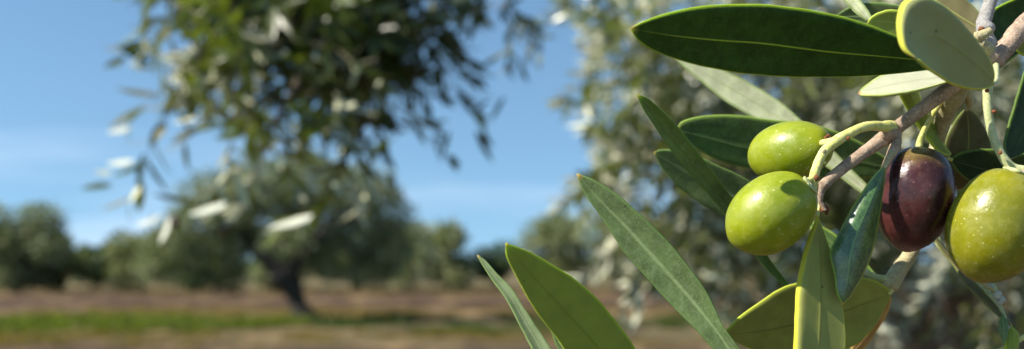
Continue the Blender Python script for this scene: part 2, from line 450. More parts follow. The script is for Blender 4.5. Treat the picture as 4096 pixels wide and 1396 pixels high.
BRIGHT_TURN = unit(SUN * 0.75 - FWD * 0.65)  # halfway between sun and camera; leaves are turned this way to look brighter
class Sprays:
    """leafy shoots: pairs of blades along drooping twigs"""
    def __init__(s, turn=0.0):
        s.turn = turn   # how far the felted undersides are turned to sun and camera for brightness
        s.p = []; s.d = []; s.n = []; s.L = []; s.W = []; s.tw = MB()
    def shoot(s, start, direction, length, leafL=0.055, step=0.020, droop=0.3, twig=0.0011, wratio=0.125, spread=0.9, path=None):
        if path is None:
            n = max(4, int(length / step))
            pts = [np.array(start, float)]; dr = unit(np.array(direction, float))
            for i in range(n):
                dr = unit(dr + np.array([0, 0, -1.0]) * droop * step / 0.12 * 0.5 + rng.normal(0, 0.05, 3))
                pts.append(pts[-1] + dr * step)
            pts = np.array(pts)
        else:
            c = spline(path, 40)
            ln = np.linalg.norm(np.diff(c, axis=0), axis=1).sum()
            pts = spline(path, max(4, int(ln / step) + 1))
        n = len(pts)
        tw = [list(pts[i]) + [twig * (1.15 - 0.75 * i / n)] for i in range(0, n, 3 if path is None else 1)]
        if len(tw) > 1:
            tube(s.tw, tw, seg=4, n=len(tw), cap=False)
        ang = rng.uniform(0, 6.28)
        for i in range(1, n):
            t = unit(pts[i] - pts[i - 1])
            a = unit(np.cross(t, [0.2, 0.1, 1.0]) + 1e-6); b = np.cross(t, a)
            ang += math.pi / 2 + rng.normal(0, 0.25)
            for sg in (0, math.pi):
                if rng.random() < 0.12: continue
                rdl = a * math.cos(ang + sg) + b * math.sin(ang + sg)
                dd = unit(t * (0.75 if i < n - 2 else 1.4) + rdl * spread + rng.normal(0, 0.14, 3) + np.array([0, 0, -0.12]))
                nm = unit(t * 0.75 - rdl * 0.55 + rng.normal(0, 0.28, 3) + np.array([0, 0, 0.25]) - BRIGHT_TURN * s.turn * rng.uniform(-0.3, 1.6))
                sz = leafL * rng.uniform(0.65, 1.15) * (0.75 + 0.35 * math.sin(math.pi * min(1, (i + 1) / n)))
                s.p.append(pts[i]); s.d.append(dd); s.n.append(nm); s.L.append(sz); s.W.append(sz * wratio * rng.uniform(0.85, 1.2))
        return pts
    def build(s, parent, leafmat, twigmat, name='crown', twname='sprays'):
        o = leaf_cloud(name, s.p, s.d, s.n, s.L, s.W, leafmat, parent)
        if s.tw.v:
            s.tw.build(twname, [twigmat], parent)
        return o

# ------------------------------------------------------------------ grove in the distance
def dist_of(base):
    return 6144.0 / (base - 1050.0)

M_FAR = {
    'grey': mat_foliage('grey_olive_foliage', (0.130, 0.158, 0.066), (0.38, 0.40, 0.25), 0.8, 0.16, 0.5, 0.35),  # tone lifted a little to stand in for haze over the far trees
    'pale': mat_foliage('pale_olive_foliage', (0.130, 0.155, 0.055), (0.34, 0.36, 0.20), 0.8, 0.18, 0.5, 0.35),
    'dark': mat_foliage('dark_green_foliage', (0.040, 0.075, 0.026), (0.10, 0.13, 0.07), 0.8, 0.2, 0.5, 0.35),
}
M_TRUNK = mat_bark('olive_trunk_bark', (0.050, 0.042, 0.034), (0.032, 0.027, 0.022), (0.09, 0.08, 0.065), 0.02, 0.9, 0.02)

def crown_points(lobes, n):
    """blades spread through the outer part of several lobes"""
    vol = np.array([l[1][0] * l[1][1] * l[1][2] for l in lobes]) ** 0.66
    cnt = (vol / vol.sum() * n).astype(int)
    P_, D_, N_ = [], [], []
    for (c, r), k in zip(lobes, cnt):
        u = rng.normal(size=(k, 3)); u /= np.linalg.norm(u, axis=1)[:, None]
        rad = rng.uniform(0.25, 1.0, k) ** 0.5
        lump = 1 + 0.16 * np.sin(u[:, 0] * 7 + c[0] * 9) * np.sin(u[:, 2] * 6 + c[2] * 5) + rng.normal(0, 0.06, k)
        P_.append(c + u * np.array(r) * (rad * lump)[:, None])
        D_.append(u * 0.7 + rng.normal(0, 0.7, (k, 3)) + np.array([0, 0, -0.15]))
        N_.append(u * 0.5 + rng.normal(0, 0.6, (k, 3)) + np.array([0, 0, 0.35]))
    return np.vstack(P_), np.vstack(D_), np.vstack(N_)

def far_tree(cx, top, base, hw, tone, label, n=3500, low=0.16, limbs=None, lobes=None, seed=0, lean=0.0, group='olive trees of the grove'):
    rs = np.random.default_rng(seed + 50)
    d = dist_of(base)
    g = P(cx, base, d); g[2] = ground_z(g[0], g[1])
    y0 = g[1]
    Hh = (base - top) * d / FPX; Wd = hw * d / FPX
    t = empty('olive_tree', g)
    tag(t, label, 'tree', group)
    tb = MB()
    if limbs is None:
        a = g + np.array([0, 0, -0.1]); f = g + np.array([lean * 0.5, 0, Hh * 0.26])
        tube(tb, [list(a) + [0.035 * Hh + 0.05], list(g + np.array([lean * 0.2, 0, Hh * 0.12])) + [0.028 * Hh + 0.02], list(f) + [0.024 * Hh + 0.02]], seg=10, rough=0.25, nscale=3)
        for k in range(4):
            an = k * 1.57 + rs.uniform(0, 1)
            e = f + np.array([math.cos(an) * Wd * 0.55, math.sin(an) * Wd * 0.55, Hh * rs.uniform(0.3, 0.5)])
            m_ = (f + e) / 2 + np.array([0, 0, -0.05 * Hh])
            tube(tb, [list(f) + [0.05 + 0.012 * Hh], list(m_) + [0.05], list(e) + [0.02]], seg=8, rough=0.2, nscale=3)
    else:
        for lb in limbs:
            tube(tb, [list(P(x, y, d + dd)) + [w_ * d / FPX] for x, y, dd, w_ in lb], seg=12, rough=0.3, nscale=3.0)
    tb.build('trunk', [M_TRUNK], t)
    if lobes is None:
        L_ = []
        for k in range(12):
            an = rs.uniform(0, 6.28); rr = math.sqrt(rs.uniform(0.02, 1)) * 0.66
            hz = rs.uniform(low + 0.14, 0.84)
            sh = math.sqrt(max(0.12, 1 - ((hz - 0.5) / 0.52) ** 2))
            L_.append((g + np.array([math.cos(an) * rr * Wd * sh, math.sin(an) * rr * Wd * sh, hz * Hh]),
                       (Wd * 0.46, Wd * 0.46, Hh * 0.19)))
    else:
        L_ = [(P(x, y, d + dd), (rx * d / FPX, rx * d / FPX * 0.8, ry * d / FPX)) for x, y, dd, rx, ry in lobes]
    p, dr, nn = crown_points(L_, n)
    sz = d * 0.0046
    leaf_cloud('crown', p, dr, nn, rs.uniform(0.7, 1.3, len(p)) * sz, rs.uniform(0.8, 1.3, len(p)) * sz * 0.22, M_FAR[tone], t, coarse=True)
    return t

# the tree in the middle of the clearing
far_tree(1200, 640, 1290, 500, 'grey', 'lone grey green olive tree with a leaning dark trunk beside the green grass strip', n=34000,
    limbs=[[(1240, 1300, 0, 52), (1215, 1262, 0, 36), (1190, 1210, 0, 34), (1165, 1150, 0, 42), (1135, 1095, 0, 54)],
           [(1145, 1120, 0, 48), (1085, 1050, 0.2, 38), (1020, 990, 0.4, 26), (950, 900, 0.5, 12), (900, 820, 0.6, 8)],
           [(1150, 1120, 0, 40), (1190, 1040, -0.3, 28), (1260, 960, -0.4, 14), (1330, 860, -0.4, 8)],
           [(1100, 1065, 0.1, 20), (1120, 980, 0.8, 14), (1130, 880, 1.0, 8)]],
    lobes=[(900, 800, 0, 190, 120), (1060, 740, 0.3, 190, 110), (1240, 730, 0.2, 200, 115), (1420, 760, 0, 170, 110), (1530, 850, 0.3, 130, 120),
           (800, 900, 0.4, 160, 110), (700, 990, 0.6, 130, 110), (640, 1060, 0.8, 110, 80), (930, 950, 0.8, 150, 110), (860, 1075, 1.2, 130, 70),
           (1060, 890, 1.4, 170, 110), (1280, 880, 0.8, 170, 120), (1440, 930, 0.6, 150, 110), (1560, 990, 0.5, 110, 120), (1340, 1040, 0.2, 120, 90),
           (1480, 1080, 0.6, 110, 70), (1150, 960, -0.5, 110, 70), (760, 1110, 0.7, 110, 40), (1250, 1000, 1.6, 120, 80)], seed=1)
FT = [
    (70, 835, 1172, 165, 'grey', 'tall grey olive tree cut by the left edge of the frame', 9000),
    (245, 965, 1166, 115, 'pale', 'low pale olive tree just right of the tall one at the left edge', 5000),
    (375, 1010, 1158, 85, 'dark', 'small dark green tree in the gap between the pale olive trees', 3500),
    (570, 930, 1168, 150, 'pale', 'rounded pale olive tree behind the left side of the lone tree', 6000),
    (860, 960, 1178, 130, 'dark', 'dark low tree half hidden behind the lone tree crown', 4000),
    (1420, 880, 1162, 170, 'grey', 'olive tree behind the right side of the lone tree', 5000),
    (1620, 905, 1170, 120, 'grey', 'grey olive tree with a dark trunk right of the lone tree', 4500),
    (1790, 915, 1160, 120, 'grey', 'bushy olive tree left of the V shaped gap of sky', 5000),
    (1985, 985, 1156, 100, 'dark', 'lowest dark tree under the V shaped gap of sky', 3000),
    (1100, 930, 1164, 150, 'grey', 'grey olive tree directly behind the trunk of the lone tree', 5000),
    (2190, 880, 1164, 165, 'grey', 'grey olive tree right of the V shaped gap of sky', 6500),
    (2470, 860, 1170, 180, 'grey', 'olive tree behind the tips of the long foreground leaves', 5000),
    (2820, 850, 1165, 190, 'grey', 'olive tree far behind the two green olives', 4000),
]
for i, (cx, tp, bs, hw, tone, lab, n) in enumerate(FT):
    far_tree(cx, tp - 28, bs, hw * 1.18, tone, lab, n=n, seed=10 + i * 3, low=0.06)
for i in range(11):
    far_tree(-100 + i * 290 + rng.uniform(-60, 60), 1025 + rng.uniform(-14, 8), 1112 + rng.uniform(-4, 4), 150, 'dark',
             'dark tree in the farthest low row along the horizon', n=1100, seed=70 + i, low=0.02, group='trees of the farthest row')

# ------------------------------------------------------------------ grass
def grass(name, n, x0, x1, y0, y1, h0, h1, col, col2, label, clump=0.5, edge=0.0):
    m = mat_foliage(name + '_blades', col, col2, 0.6, 0.35, 0.6, 0.2, 0.3)
    xs = rng.uniform(x0, x1, n * 3); ys = rng.uniform(y0, y1, n * 3)
    keep = []
    for i in range(len(xs)):
        q = 1.3 * mnoise.noise(Vector((xs[i] * 0.28, ys[i] * 0.55, 7.7))) + 0.9 * mnoise.noise(Vector((xs[i] * 1.1, ys[i] * 1.1, 1.7)))
        if q > rng.uniform(-0.45, 0.45) * (1 - clump) + clump * 0.06: keep.append(i)
    xs = xs[keep][:n]; ys = ys[keep][:n]
    z = np.array([ground_z(a, b) for a, b in zip(xs, ys)]) - 0.01
    k = len(xs)
    d = np.stack([rng.normal(0, 0.45, k), rng.normal(0, 0.45, k), np.ones(k)], 1)
    nn = np.stack([rng.normal(0, 1, k), rng.normal(0, 1, k), np.full(k, 0.4)], 1)
    o = leaf_cloud(name, np.stack([xs, ys, z], 1), d, nn, rng.uniform(h0, h1, k), rng.uniform(0.012, 0.03, k), m, None, coarse=True)
    return tag(o, label, 'grass', kind='stuff')
grass('grass', 12500, -17, -4.8, 22.2, 27.2, 0.08, 0.30, (0.092, 0.120, 0.016), (0.13, 0.155, 0.035), 'fresh green grass strip left of the lone tree', 0.75)
grass('grass', 12000, -4.8, 9, 22.5, 27.6, 0.06, 0.18, (0.060, 0.085, 0.020), (0.09, 0.12, 0.04), 'thin grass strip right of the lone tree, coloured darker as its shade', 0.8)  # blade colour darkened to stand in for the lone tree's shadow
grass('dry_grass', 14000, -18, 16, 27.6, 33.0, 0.05, 0.16, (0.17, 0.125, 0.05), (0.19, 0.14, 0.06), 'straw coloured dry grass at the back edge of the green strip', 0.6)
grass('dry_grass', 9000, -14, 12, 18.3, 21.6, 0.05, 0.13, (0.14, 0.11, 0.035), (0.16, 0.125, 0.045), 'thin yellowing grass on the soil in front of the green strip', 0.7)
grass('weeds', 9000, -30, 26, 46, 60, 0.08, 0.25, (0.12, 0.092, 0.035), (0.14, 0.105, 0.045), 'olive brown weeds at the feet of the far trees', 0.6)

# ------------------------------------------------------------------ the two nearer olive trees
M_NEAR = mat_foliage('shade_darkened_olive_leaves', (0.030, 0.046, 0.006), (0.17, 0.18, 0.075), 2.5, 0.14, 0.36, 0.3, 0.5)  # leaf colour darkened for the shade inside the hanging tree
M_PALE = mat_foliage('sun_brightened_olive_leaves', (0.085, 0.110, 0.016), (0.50, 0.50, 0.34), 2.5, 0.26, 0.25, 0.6, 0.5, 0.4)  # lighter copy for the outer fringe, sunlight put into the colour
M_GLINT = mat_foliage('glint_painted_leaf_undersides', (0.085, 0.110, 0.016), (0.56, 0.57, 0.47), 2.5, 0.15, 0.25, 0.7, 0.5, 1.0)  # pale undersides with the bright glints painted into their colour
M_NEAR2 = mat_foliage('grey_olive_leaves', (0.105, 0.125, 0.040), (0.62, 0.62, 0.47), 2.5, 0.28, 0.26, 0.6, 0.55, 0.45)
M_TWIG = mat_bark('thin_twig_bark', (0.30, 0.28, 0.19), (0.22, 0.19, 0.13), (0.30, 0.27, 0.20), 0.3, 0.8, 0.001)
M_LIMB = mat_bark('limb_bark', (0.15, 0.115, 0.085), (0.09, 0.07, 0.05), (0.24, 0.20, 0.16), 0.08, 0.9, 0.004)

def fill(sp, cx, cy, d, rx, ry, rd, n, down=0.35, L=0.056, ln=(0.12, 0.26), spread=0.9):
    c = P(cx, cy, d)
    for _ in range(n):
        u = rng.normal(size=3); u /= np.linalg.norm(u); r = rng.uniform(0, 1) ** 0.45
        s = P(cx + u[0] * rx * r, cy + u[1] * ry * r, d + u[2] * rd * r)
        dr = unit((s - c) / (np.linalg.norm(s - c) + 1e-6) * 0.8 + rng.normal(0, 0.5, 3) + np.array([0, 0, -down]))
        sp.shoot(s, dr, rng.uniform(*ln), leafL=L, spread=spread)

# hanging boughs: their tree stands out of the frame to the left, its limb passes above
ta = empty('olive_tree', (-2.6, 2.2, 0.0))
tag(ta, 'overhanging olive tree whose leafy boughs hang into the sky at the top', 'tree')
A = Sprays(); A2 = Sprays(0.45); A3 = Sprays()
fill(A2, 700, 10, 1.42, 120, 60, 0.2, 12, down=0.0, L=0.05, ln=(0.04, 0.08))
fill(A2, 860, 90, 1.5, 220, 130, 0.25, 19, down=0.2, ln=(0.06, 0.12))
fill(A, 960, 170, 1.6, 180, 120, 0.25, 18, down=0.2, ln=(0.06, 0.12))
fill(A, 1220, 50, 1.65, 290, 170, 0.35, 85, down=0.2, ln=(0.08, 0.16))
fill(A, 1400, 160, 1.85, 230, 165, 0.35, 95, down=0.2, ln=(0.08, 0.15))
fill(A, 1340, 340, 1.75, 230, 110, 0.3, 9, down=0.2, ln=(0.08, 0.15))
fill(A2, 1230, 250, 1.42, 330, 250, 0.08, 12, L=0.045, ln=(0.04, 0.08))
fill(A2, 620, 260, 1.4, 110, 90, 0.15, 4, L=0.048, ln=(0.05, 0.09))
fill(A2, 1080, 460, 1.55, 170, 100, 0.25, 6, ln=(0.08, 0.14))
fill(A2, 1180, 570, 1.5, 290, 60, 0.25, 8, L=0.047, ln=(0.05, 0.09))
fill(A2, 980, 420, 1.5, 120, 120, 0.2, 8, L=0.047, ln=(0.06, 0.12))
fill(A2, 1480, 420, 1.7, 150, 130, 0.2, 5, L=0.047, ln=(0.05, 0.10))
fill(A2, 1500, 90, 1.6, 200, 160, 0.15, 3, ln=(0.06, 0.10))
fill(A, 1440, 520, 1.8, 90, 90, 0.3, 4, ln=(0.08, 0.14))
fill(A, 1680, 40, 1.9, 140, 90, 0.3, 14, ln=(0.08, 0.16))
fill(A, 1950, 10, 2.0, 170, 80, 0.3, 11, ln=(0.08, 0.16))
fill(A, 860, -540, 1.72, 330, 220, 0.2, 300, ln=(0.1, 0.2))  # unseen canopy above the frame, added to shade the middle of the boughs
fill(A, 1300, -230, 1.8, 330, 110, 0.4, 110, down=0.1, ln=(0.08, 0.15))
def hero(S, b, t, d, face=1, k=1.0):
    """one single blade from base b to tip t; face 1 shows its pale underside, -1 its dark top"""
    p, q = P(b[0], b[1], d), P(t[0], t[1], d - 0.01)
    S.p.append(p); S.d.append(q - p); S.n.append(-(SUN * 0.9 - FWD * 0.8) * face); S.L.append(np.linalg.norm(q - p) * 1.05); S.W.append(0.0052 * k)
def shp(S, pts, L=0.05, **kw):
    return S.shoot(None, None, 0, leafL=L, path=[P(*q) for q in pts], **kw)
shp(A2, [(760, 260, 1.35), (690, 430, 1.34), (610, 560, 1.33), (575, 700, 1.33), (520, 790, 1.33)], L=0.054, step=0.025)
shp(A2, [(690, 330, 1.36), (600, 400, 1.36), (520, 470, 1.36)], L=0.05, step=0.024)
shp(A2, [(900, 380, 1.4), (800, 490, 1.4), (740, 570, 1.4)], L=0.05, step=0.024)
shp(A2, [(1010, 600, 1.36), (900, 730, 1.34), (760, 800, 1.33), (680, 860, 1.32)], L=0.054, step=0.03)
shp(A2, [(1060, 640, 1.38), (1000, 740, 1.37), (920, 830, 1.36)], L=0.056, step=0.034)
shp(A2, [(1330, 700, 1.5), (1290, 790, 1.48), (1210, 860, 1.46), (1130, 910, 1.45)], L=0.056, step=0.028)
shp(A2, [(1480, 640, 1.7), (1470, 740, 1.7), (1440, 830, 1.7)], L=0.055, step=0.026)
shp(A, [(1760, 60, 1.75), (1840, 230, 1.72), (1890, 400, 1.70), (1930, 520, 1.7)], L=0.058, step=0.034, spread=0.7)
shp(A, [(1700, 200, 1.8), (1800, 330, 1.78), (1900, 440, 1.76)], L=0.055, step=0.034, spread=0.7)
shp(A, [(1560, 420, 1.8), (1640, 480, 1.8), (1740, 560, 1.8), (1790, 620, 1.8)], L=0.055, step=0.034, spread=0.7)
shp(A2, [(2330, -60, 2.2), (2240, 40, 2.2), (2150, 150, 2.2), (2090, 240, 2.2)], L=0.05, step=0.034)
shp(A, [(2050, -40, 2.0), (1990, 60, 2.0), (1900, 130, 2.0)], L=0.05, step=0.034)
shp(A, [(1900, -60, 2.0), (1880, 60, 2.0), (1800, 160, 2.0)], L=0.05, step=0.034)
for b, t, d, f, k in [((916, 808), (765, 866), 1.33, 1, 1.4), ((640, 858), (548, 910), 1.32, 1, 1.1), ((675, 868), (648, 975), 1.32, 1, 1.1), ((1255, 860), (1085, 920), 1.45, 1, 1.4),
        ((535, 640), (430, 662), 1.33, 1, 1.2), ((450, 742), (325, 748), 1.33, -1, 1.1), ((450, 690), (375, 690), 1.33, 1, 0.9), ((575, 612), (542, 765), 1.33, -1, 1.2), ((520, 508), (432, 536), 1.33, 1, 1.3),
        ((590, 437), (458, 470), 1.34, -1, 1.0), ((770, 220), (645, 232), 1.36, 1, 1.5), ((1338, 44), (1212, 172), 1.45, 1, 0.9), ((1300, 150), (1180, 200), 1.5, 1, 1.4), ((1180, 205), (1050, 240), 1.5, 1, 1.4),
        ((740, 420), (640, 330), 1.36, 1, 1.2), ((600, 250), (470, 180), 1.36, -1, 1.2), ((610, 270), (520, 262), 1.36, 1, 1.2), ((800, 520), (690, 560), 1.36, -1, 1.2), ((820, 450), (700, 500), 1.36, 1, 1.1), ((1450, 830), (1390, 790), 1.7, 1, 1.4), ((1480, 790), (1440, 870), 1.7, 1, 1.4),
        ((1800, 520), (1762, 630), 1.7, -1, 1.0), ((1902, 520), (1965, 646), 1.7, -1, 1.1), ((2020, 386), (1960, 480), 1.7, -1, 1.0), ((1956, 403), (1880, 455), 1.7, -1, 1.0), ((1826, 345), (1892, 460), 1.7, -1, 1.3),
        ((1996, 228), (1902, 280), 1.72, -1, 1.0), ((1722, 474), (1774, 542), 1.7, -1, 1.0), ((2080, 255), (2110, 330), 2.1, -1, 1.0), ((2060, 250), (2030, 300), 2.1, -1, 1.0)]:
    hero(A3 if f > 0 else A, b, t, d, f, k)
tr = MB()
tube(tr, [(-2.6, 2.2, -0.1, 0.20), (-2.58, 2.2, 0.5, 0.15), (-2.45, 2.15, 1.2, 0.13), (-2.1, 2.05, 1.9, 0.11), (-1.5, 1.95, 2.4, 0.08), (-0.7, 1.8, 2.65, 0.05), (0.0, 1.8, 2.6, 0.02)], seg=16, n=60, rough=0.3, nscale=9)
tube(tr, [(-2.5, 2.17, 1.0, 0.10), (-2.9, 2.6, 1.8, 0.07), (-3.2, 3.0, 2.6, 0.04)], seg=12, n=30, rough=0.3, nscale=9)
tr.build('trunk', [M_LIMB], ta)
for k, pts in enumerate([[(-1.0, 1.85, 2.57, .03), tuple(P(820, -120, 1.45)) + (.008,), tuple(P(760, 260, 1.35)) + (.002,)],
            [(-0.8, 1.82, 2.62, .03), tuple(P(1150, 0, 1.6)) + (.010,), tuple(P(1060, 600, 1.38)) + (.002,)],
            [(-0.5, 1.8, 2.63, .03), tuple(P(1420, -50, 1.8)) + (.012,), tuple(P(1400, 300, 1.8)) + (.007,), tuple(P(1480, 640, 1.7)) + (.002,)],
            [(-0.2, 1.8, 2.6, .02), tuple(P(1700, -150, 1.8)) + (.006,), tuple(P(1760, 60, 1.75)) + (.002,)]]):
    lm = MB(); tube(lm, pts, seg=8, n=24, rough=0.2, nscale=30); lm.build('limb', [M_LIMB], ta)
A.build(ta, M_NEAR, M_TWIG)
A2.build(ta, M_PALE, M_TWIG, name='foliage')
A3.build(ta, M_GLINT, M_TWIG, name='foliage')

# the big tree behind the olives
tb_ = empty('olive_tree', (1.55, 3.5, 0.0))
tag(tb_, 'dense silvery olive tree filling the right side behind the olives', 'tree')
B = Sprays(0.15)
fill(B, 3700, 300, 2.9, 950, 800, 0.5, 480, L=0.062)
fill(B, 3900, 1000, 2.7, 800, 480, 0.6, 130, L=0.052)
fill(B, 3250, 700, 2.6, 420, 420, 0.3, 120, L=0.060)
fill(B, 3500, 120, 2.3, 500, 200, 0.3, 60, L=0.052)
B.turn = 0.85
fill(B, 2800, 90, 2.5, 340, 190, 0.2, 70, L=0.064)
fill(B, 2610, 420, 2.5, 190, 220, 0.2, 46, L=0.064, ln=(0.06, 0.14))
fill(B, 2720, 740, 2.5, 340, 250, 0.2, 96, L=0.064, ln=(0.08, 0.18))
fill(B, 2430, 700, 2.5, 120, 170, 0.2, 22, L=0.062, ln=(0.06, 0.12))
B.turn = 0.85
fill(B, 2780, 1010, 2.4, 330, 120, 0.2, 34, L=0.056, ln=(0.08, 0.16))
fill(B, 3200, 1220, 2.5, 380, 150, 0.2, 46, L=0.056, ln=(0.08, 0.16))
fill(B, 2460, 120, 2.5, 130, 130, 0.15, 14, L=0.060, ln=(0.05, 0.12))
fill(B, 2370, 470, 2.5, 90, 70, 0.15, 6, L=0.058, ln=(0.05, 0.10))
fill(B, 3500, -600, 3.2, 1100, 250, 0.6, 90, L=0.055)  # out-of-view top canopy, added to cast shade on this crown
shp(B, [(2560, 1080, 1.9), (2540, 1170, 1.88), (2500, 1240, 1.86)], L=0.042, step=0.02)
shp(B, [(2420, 1040, 2.0), (2360, 1090, 2.0), (2330, 1130, 2.0)], L=0.042, step=0.022)
for b, t, d, f, k in [((2575, 1165), (2505, 1235), 2.35, 1, 1.2), ((2572, 1185), (2530, 1330), 2.35, 1, 1.6), ((2475, 1255), (2530, 1315), 2.35, 1, 1.2), ((2440, 1065), (2378, 1140), 2.35, 1, 1.3), ((2560, 1095), (2535, 1155), 2.35, 1, 1.3)]:
    hero(B, b, t, d, f, k)
tr = MB()
tube(tr, [(1.6, 3.5, -0.1, 0.24), (1.55, 3.5, 0.5, 0.17), (1.45, 3.45, 1.0, 0.15), (1.2, 3.3, 1.5, 0.10), (0.9, 3.1, 2.1, 0.06), (0.7, 2.9, 2.8, 0.03)], seg=18, n=60, rough=0.3, nscale=7)
tube(tr, [(1.5, 3.47, 0.9, 0.12), (1.8, 3.3, 1.5, 0.09), (2.2, 3.0, 2.2, 0.06), (2.5, 2.8, 2.9, 0.03)], seg=14, n=40, rough=0.3, nscale=7)
tube(tr, [(1.42, 3.42, 1.1, 0.08), (1.3, 3.0, 1.5, 0.05), (1.0, 2.6, 1.7, 0.03), (0.6, 2.4, 1.75, 0.012)], seg=12, n=40, rough=0.3, nscale=9)
tr.build('trunk', [M_LIMB], tb_)
B.build(tb_, M_NEAR2, M_TWIG)

# ------------------------------------------------------------------ close-up leaves
US = [-1, -.975, -.94, -.88, -.76, -.6, -.42, -.25, -.12, -.05, 0, .05, .12, .25, .42, .6, .76, .88, .94, .975, 1]
def leaf(parent, e1, e2, mid, dt, db, o1=0.0, o2=0.0, om=0.0, mats=None, th=0.00034, bead=0.00022, label=None, wav=0.00025, petiole=None,
         pmat=None, seed=0, N=60, dpow=1.0, ends=True, ridge=0.00012, curl=(0.0003, 0.0003), rim2=1.0):
    """one blade: its two margins and midrib from tip to base, depth at tip and base, margins set nearer (-) or farther (+)"""
    E1 = spline(e1, N); E2 = spline(e2, N)
    Mi = spline(mid, N) if mid else (E1 + E2) / 2
    s = np.linspace(0, 1, N)
    wpx = np.linalg.norm(E1 - E2, axis=1); wn = wpx / wpx.max()
    D = dt + (db - dt) * s ** dpow
    Lp = []; Mp = []; Rp = []
    for i in range(N):
        w1 = wav * mnoise.noise(Vector((s[i] * 7, seed * 3.1, 0))) * wn[i]
        w2 = wav * mnoise.noise(Vector((s[i] * 7, seed * 3.1, 9))) * wn[i]
        j1 = 2.2 * wn[i] * mnoise.noise(Vector((s[i] * 16, seed * 5.3, 4))); j2 = 2.2 * wn[i] * mnoise.noise(Vector((s[i] * 16, seed * 5.3, 14)))
        ac = (E1[i] - E2[i]) / (wpx[i] + 1e-6)
        Lp.append(P(E1[i, 0] + ac[0] * j1, E1[i, 1] + ac[1] * j1, D[i] + o1 * wn[i] + w1))
        Rp.append(P(E2[i, 0] + ac[0] * j2, E2[i, 1] + ac[1] * j2, D[i] + o2 * wn[i] + w2))
        Mp.append(P(Mi[i, 0], Mi[i, 1], D[i] + om * wn[i]))
    Lp = np.array(Lp); Mp = np.array(Mp); Rp = np.array(Rp)
    for k in (0, -1):
        if np.linalg.norm(Lp[k] - Rp[k]) < 2e-4:
            j = 3 if k == 0 else -4
            a = (Lp[j] - Rp[j]); a /= np.linalg.norm(a)
            Lp[k] = Mp[k] + a * 1e-4; Rp[k] = Mp[k] - a * 1e-4
    U = np.array(US)
    S = np.empty((N, len(U), 3))
    for k, u in enumerate(U):
        wl = u * (u - 1) / 2; wr = u * (u + 1) / 2; wm = 1 - u * u
        S[:, k] = Lp * wl + Mp * wm + Rp * wr
    for k, u in enumerate(U):
        if abs(u) > 0.8:
            cq = curl[0] if u < 0 else curl[1]
            S[:, k] += FWD[None] * (cq * ((abs(u) - 0.8) / 0.2) ** 2 * np.clip(wn, 0, 1) ** 0.5)[:, None]
    Lp = S[:, 0].copy(); Rp = S[:, -1].copy()
    dU = np.gradient(S, axis=1); dS = np.gradient(S, axis=0)
    nn = np.cross(dU, dS); nn /= np.linalg.norm(nn, axis=2)[:, :, None] + 1e-12
    nn = nn.mean(1, keepdims=True) * 0.3 + nn * 0.7
    if (nn[N // 2, len(U) // 2] * (CAM - S[N // 2, len(U) // 2])).sum() < 0: nn = -nn
    hw = np.linalg.norm(Lp - Rp, axis=1) / 2
    tap = np.clip(hw / 0.0012, 0.25, 1.0)
    vs = []; ux = []; vv = []; ed = []
    K = len(U)
    for i in range(N):
        aL = S[i, 0] - S[i, 1]; aL /= np.linalg.norm(aL) + 1e-9
        aR = S[i, -1] - S[i, -2]; aR /= np.linalg.norm(aR) + 1e-9
        def t_at(u):
            b = max(0.0, (abs(u) - 0.86) / 0.14)
            return (th / 2 + (bead - th / 2) * b * b + ridge * max(0, 1 - abs(u) / 0.07) ) * tap[i]
        row = []
        for u, p, q in zip(U, S[i], nn[i]): row.append((p + q * t_at(u), u))
        row.append((Rp[i] + aR * bead * 0.9 * tap[i], 1.0))
        for k in range(K - 1, -1, -1): row.append((S[i, k] - nn[i, k] * t_at(U[k]), U[k]))
        row.append((Lp[i] + aL * bead * 0.9 * tap[i], -1.0))
        for p, u in row:
            vs.append(p); ux.append(u); vv.append(s[i]); ed.append((1 - abs(u)) * hw[i] * 1000 * (rim2 if u > 0 else 1) + (0.12 * (rim2 - 1) if u > 0 else 0))  # painted rim kept narrower on the second margin, mostly the shaded one
    Q = 2 * K + 2
    f = []; mi = []
    for i in range(N - 1):
        for k in range(Q):
            f.append((i * Q + k, i * Q + (k + 1) % Q, (i + 1) * Q + (k + 1) % Q, (i + 1) * Q + k))
            mi.append(0 if k < K + 0 or k == Q - 1 else 1)
    b = len(vs)
    for i, sg in ((0, 1), (N - 1, -1)):
        c = np.mean(vs[i * Q:(i + 1) * Q], axis=0); ci = len(vs)
        vs.append(c); ux.append(0); vv.append(s[i]); ed.append(0)
        for k in range(Q):
            f.append((i * Q + k, ci, i * Q + (k + 1) % Q) if sg > 0 else (i * Q + (k + 1) % Q, ci, i * Q + k)); mi.append(0)
    # outward normals
    vol = 0.0
    A_ = np.array(vs); A0 = A_.mean(0)
    for q in f[:: 7]:
        a_, b_, c_ = A_[q[0]] - A0, A_[q[1]] - A0, A_[q[2]] - A0
        vol += np.dot(a_, np.cross(b_, c_))
    # decide by the front face in the middle of the blade
    q = f[(N // 2) * Q + K // 2]
    fn = np.cross(A_[q[1]] - A_[q[0]], A_[q[2]] - A_[q[0]])
    if np.dot(fn, nn[N // 2, K // 2]) < 0: f = [tuple(reversed(x)) for x in f]
    mb = MB()
    mb.v = [tuple(v) for v in vs]; mb.f = f; mb.m = mi
    for k_, arr in (('ux', ux), ('v', vv), ('edist', ed)):
        mb.attr[k_] = {i: float(x) for i, x in enumerate(arr)}
    o = mb.build('leaf', mats, parent)
    if label: o['label'] = label
    if petiole:
        pb = MB(); ptube(pb, petiole, seg=12, rough=0.06, nscale=700)
        po = pb.build('petiole', [pmat], parent)
        po.parent = o
    return o

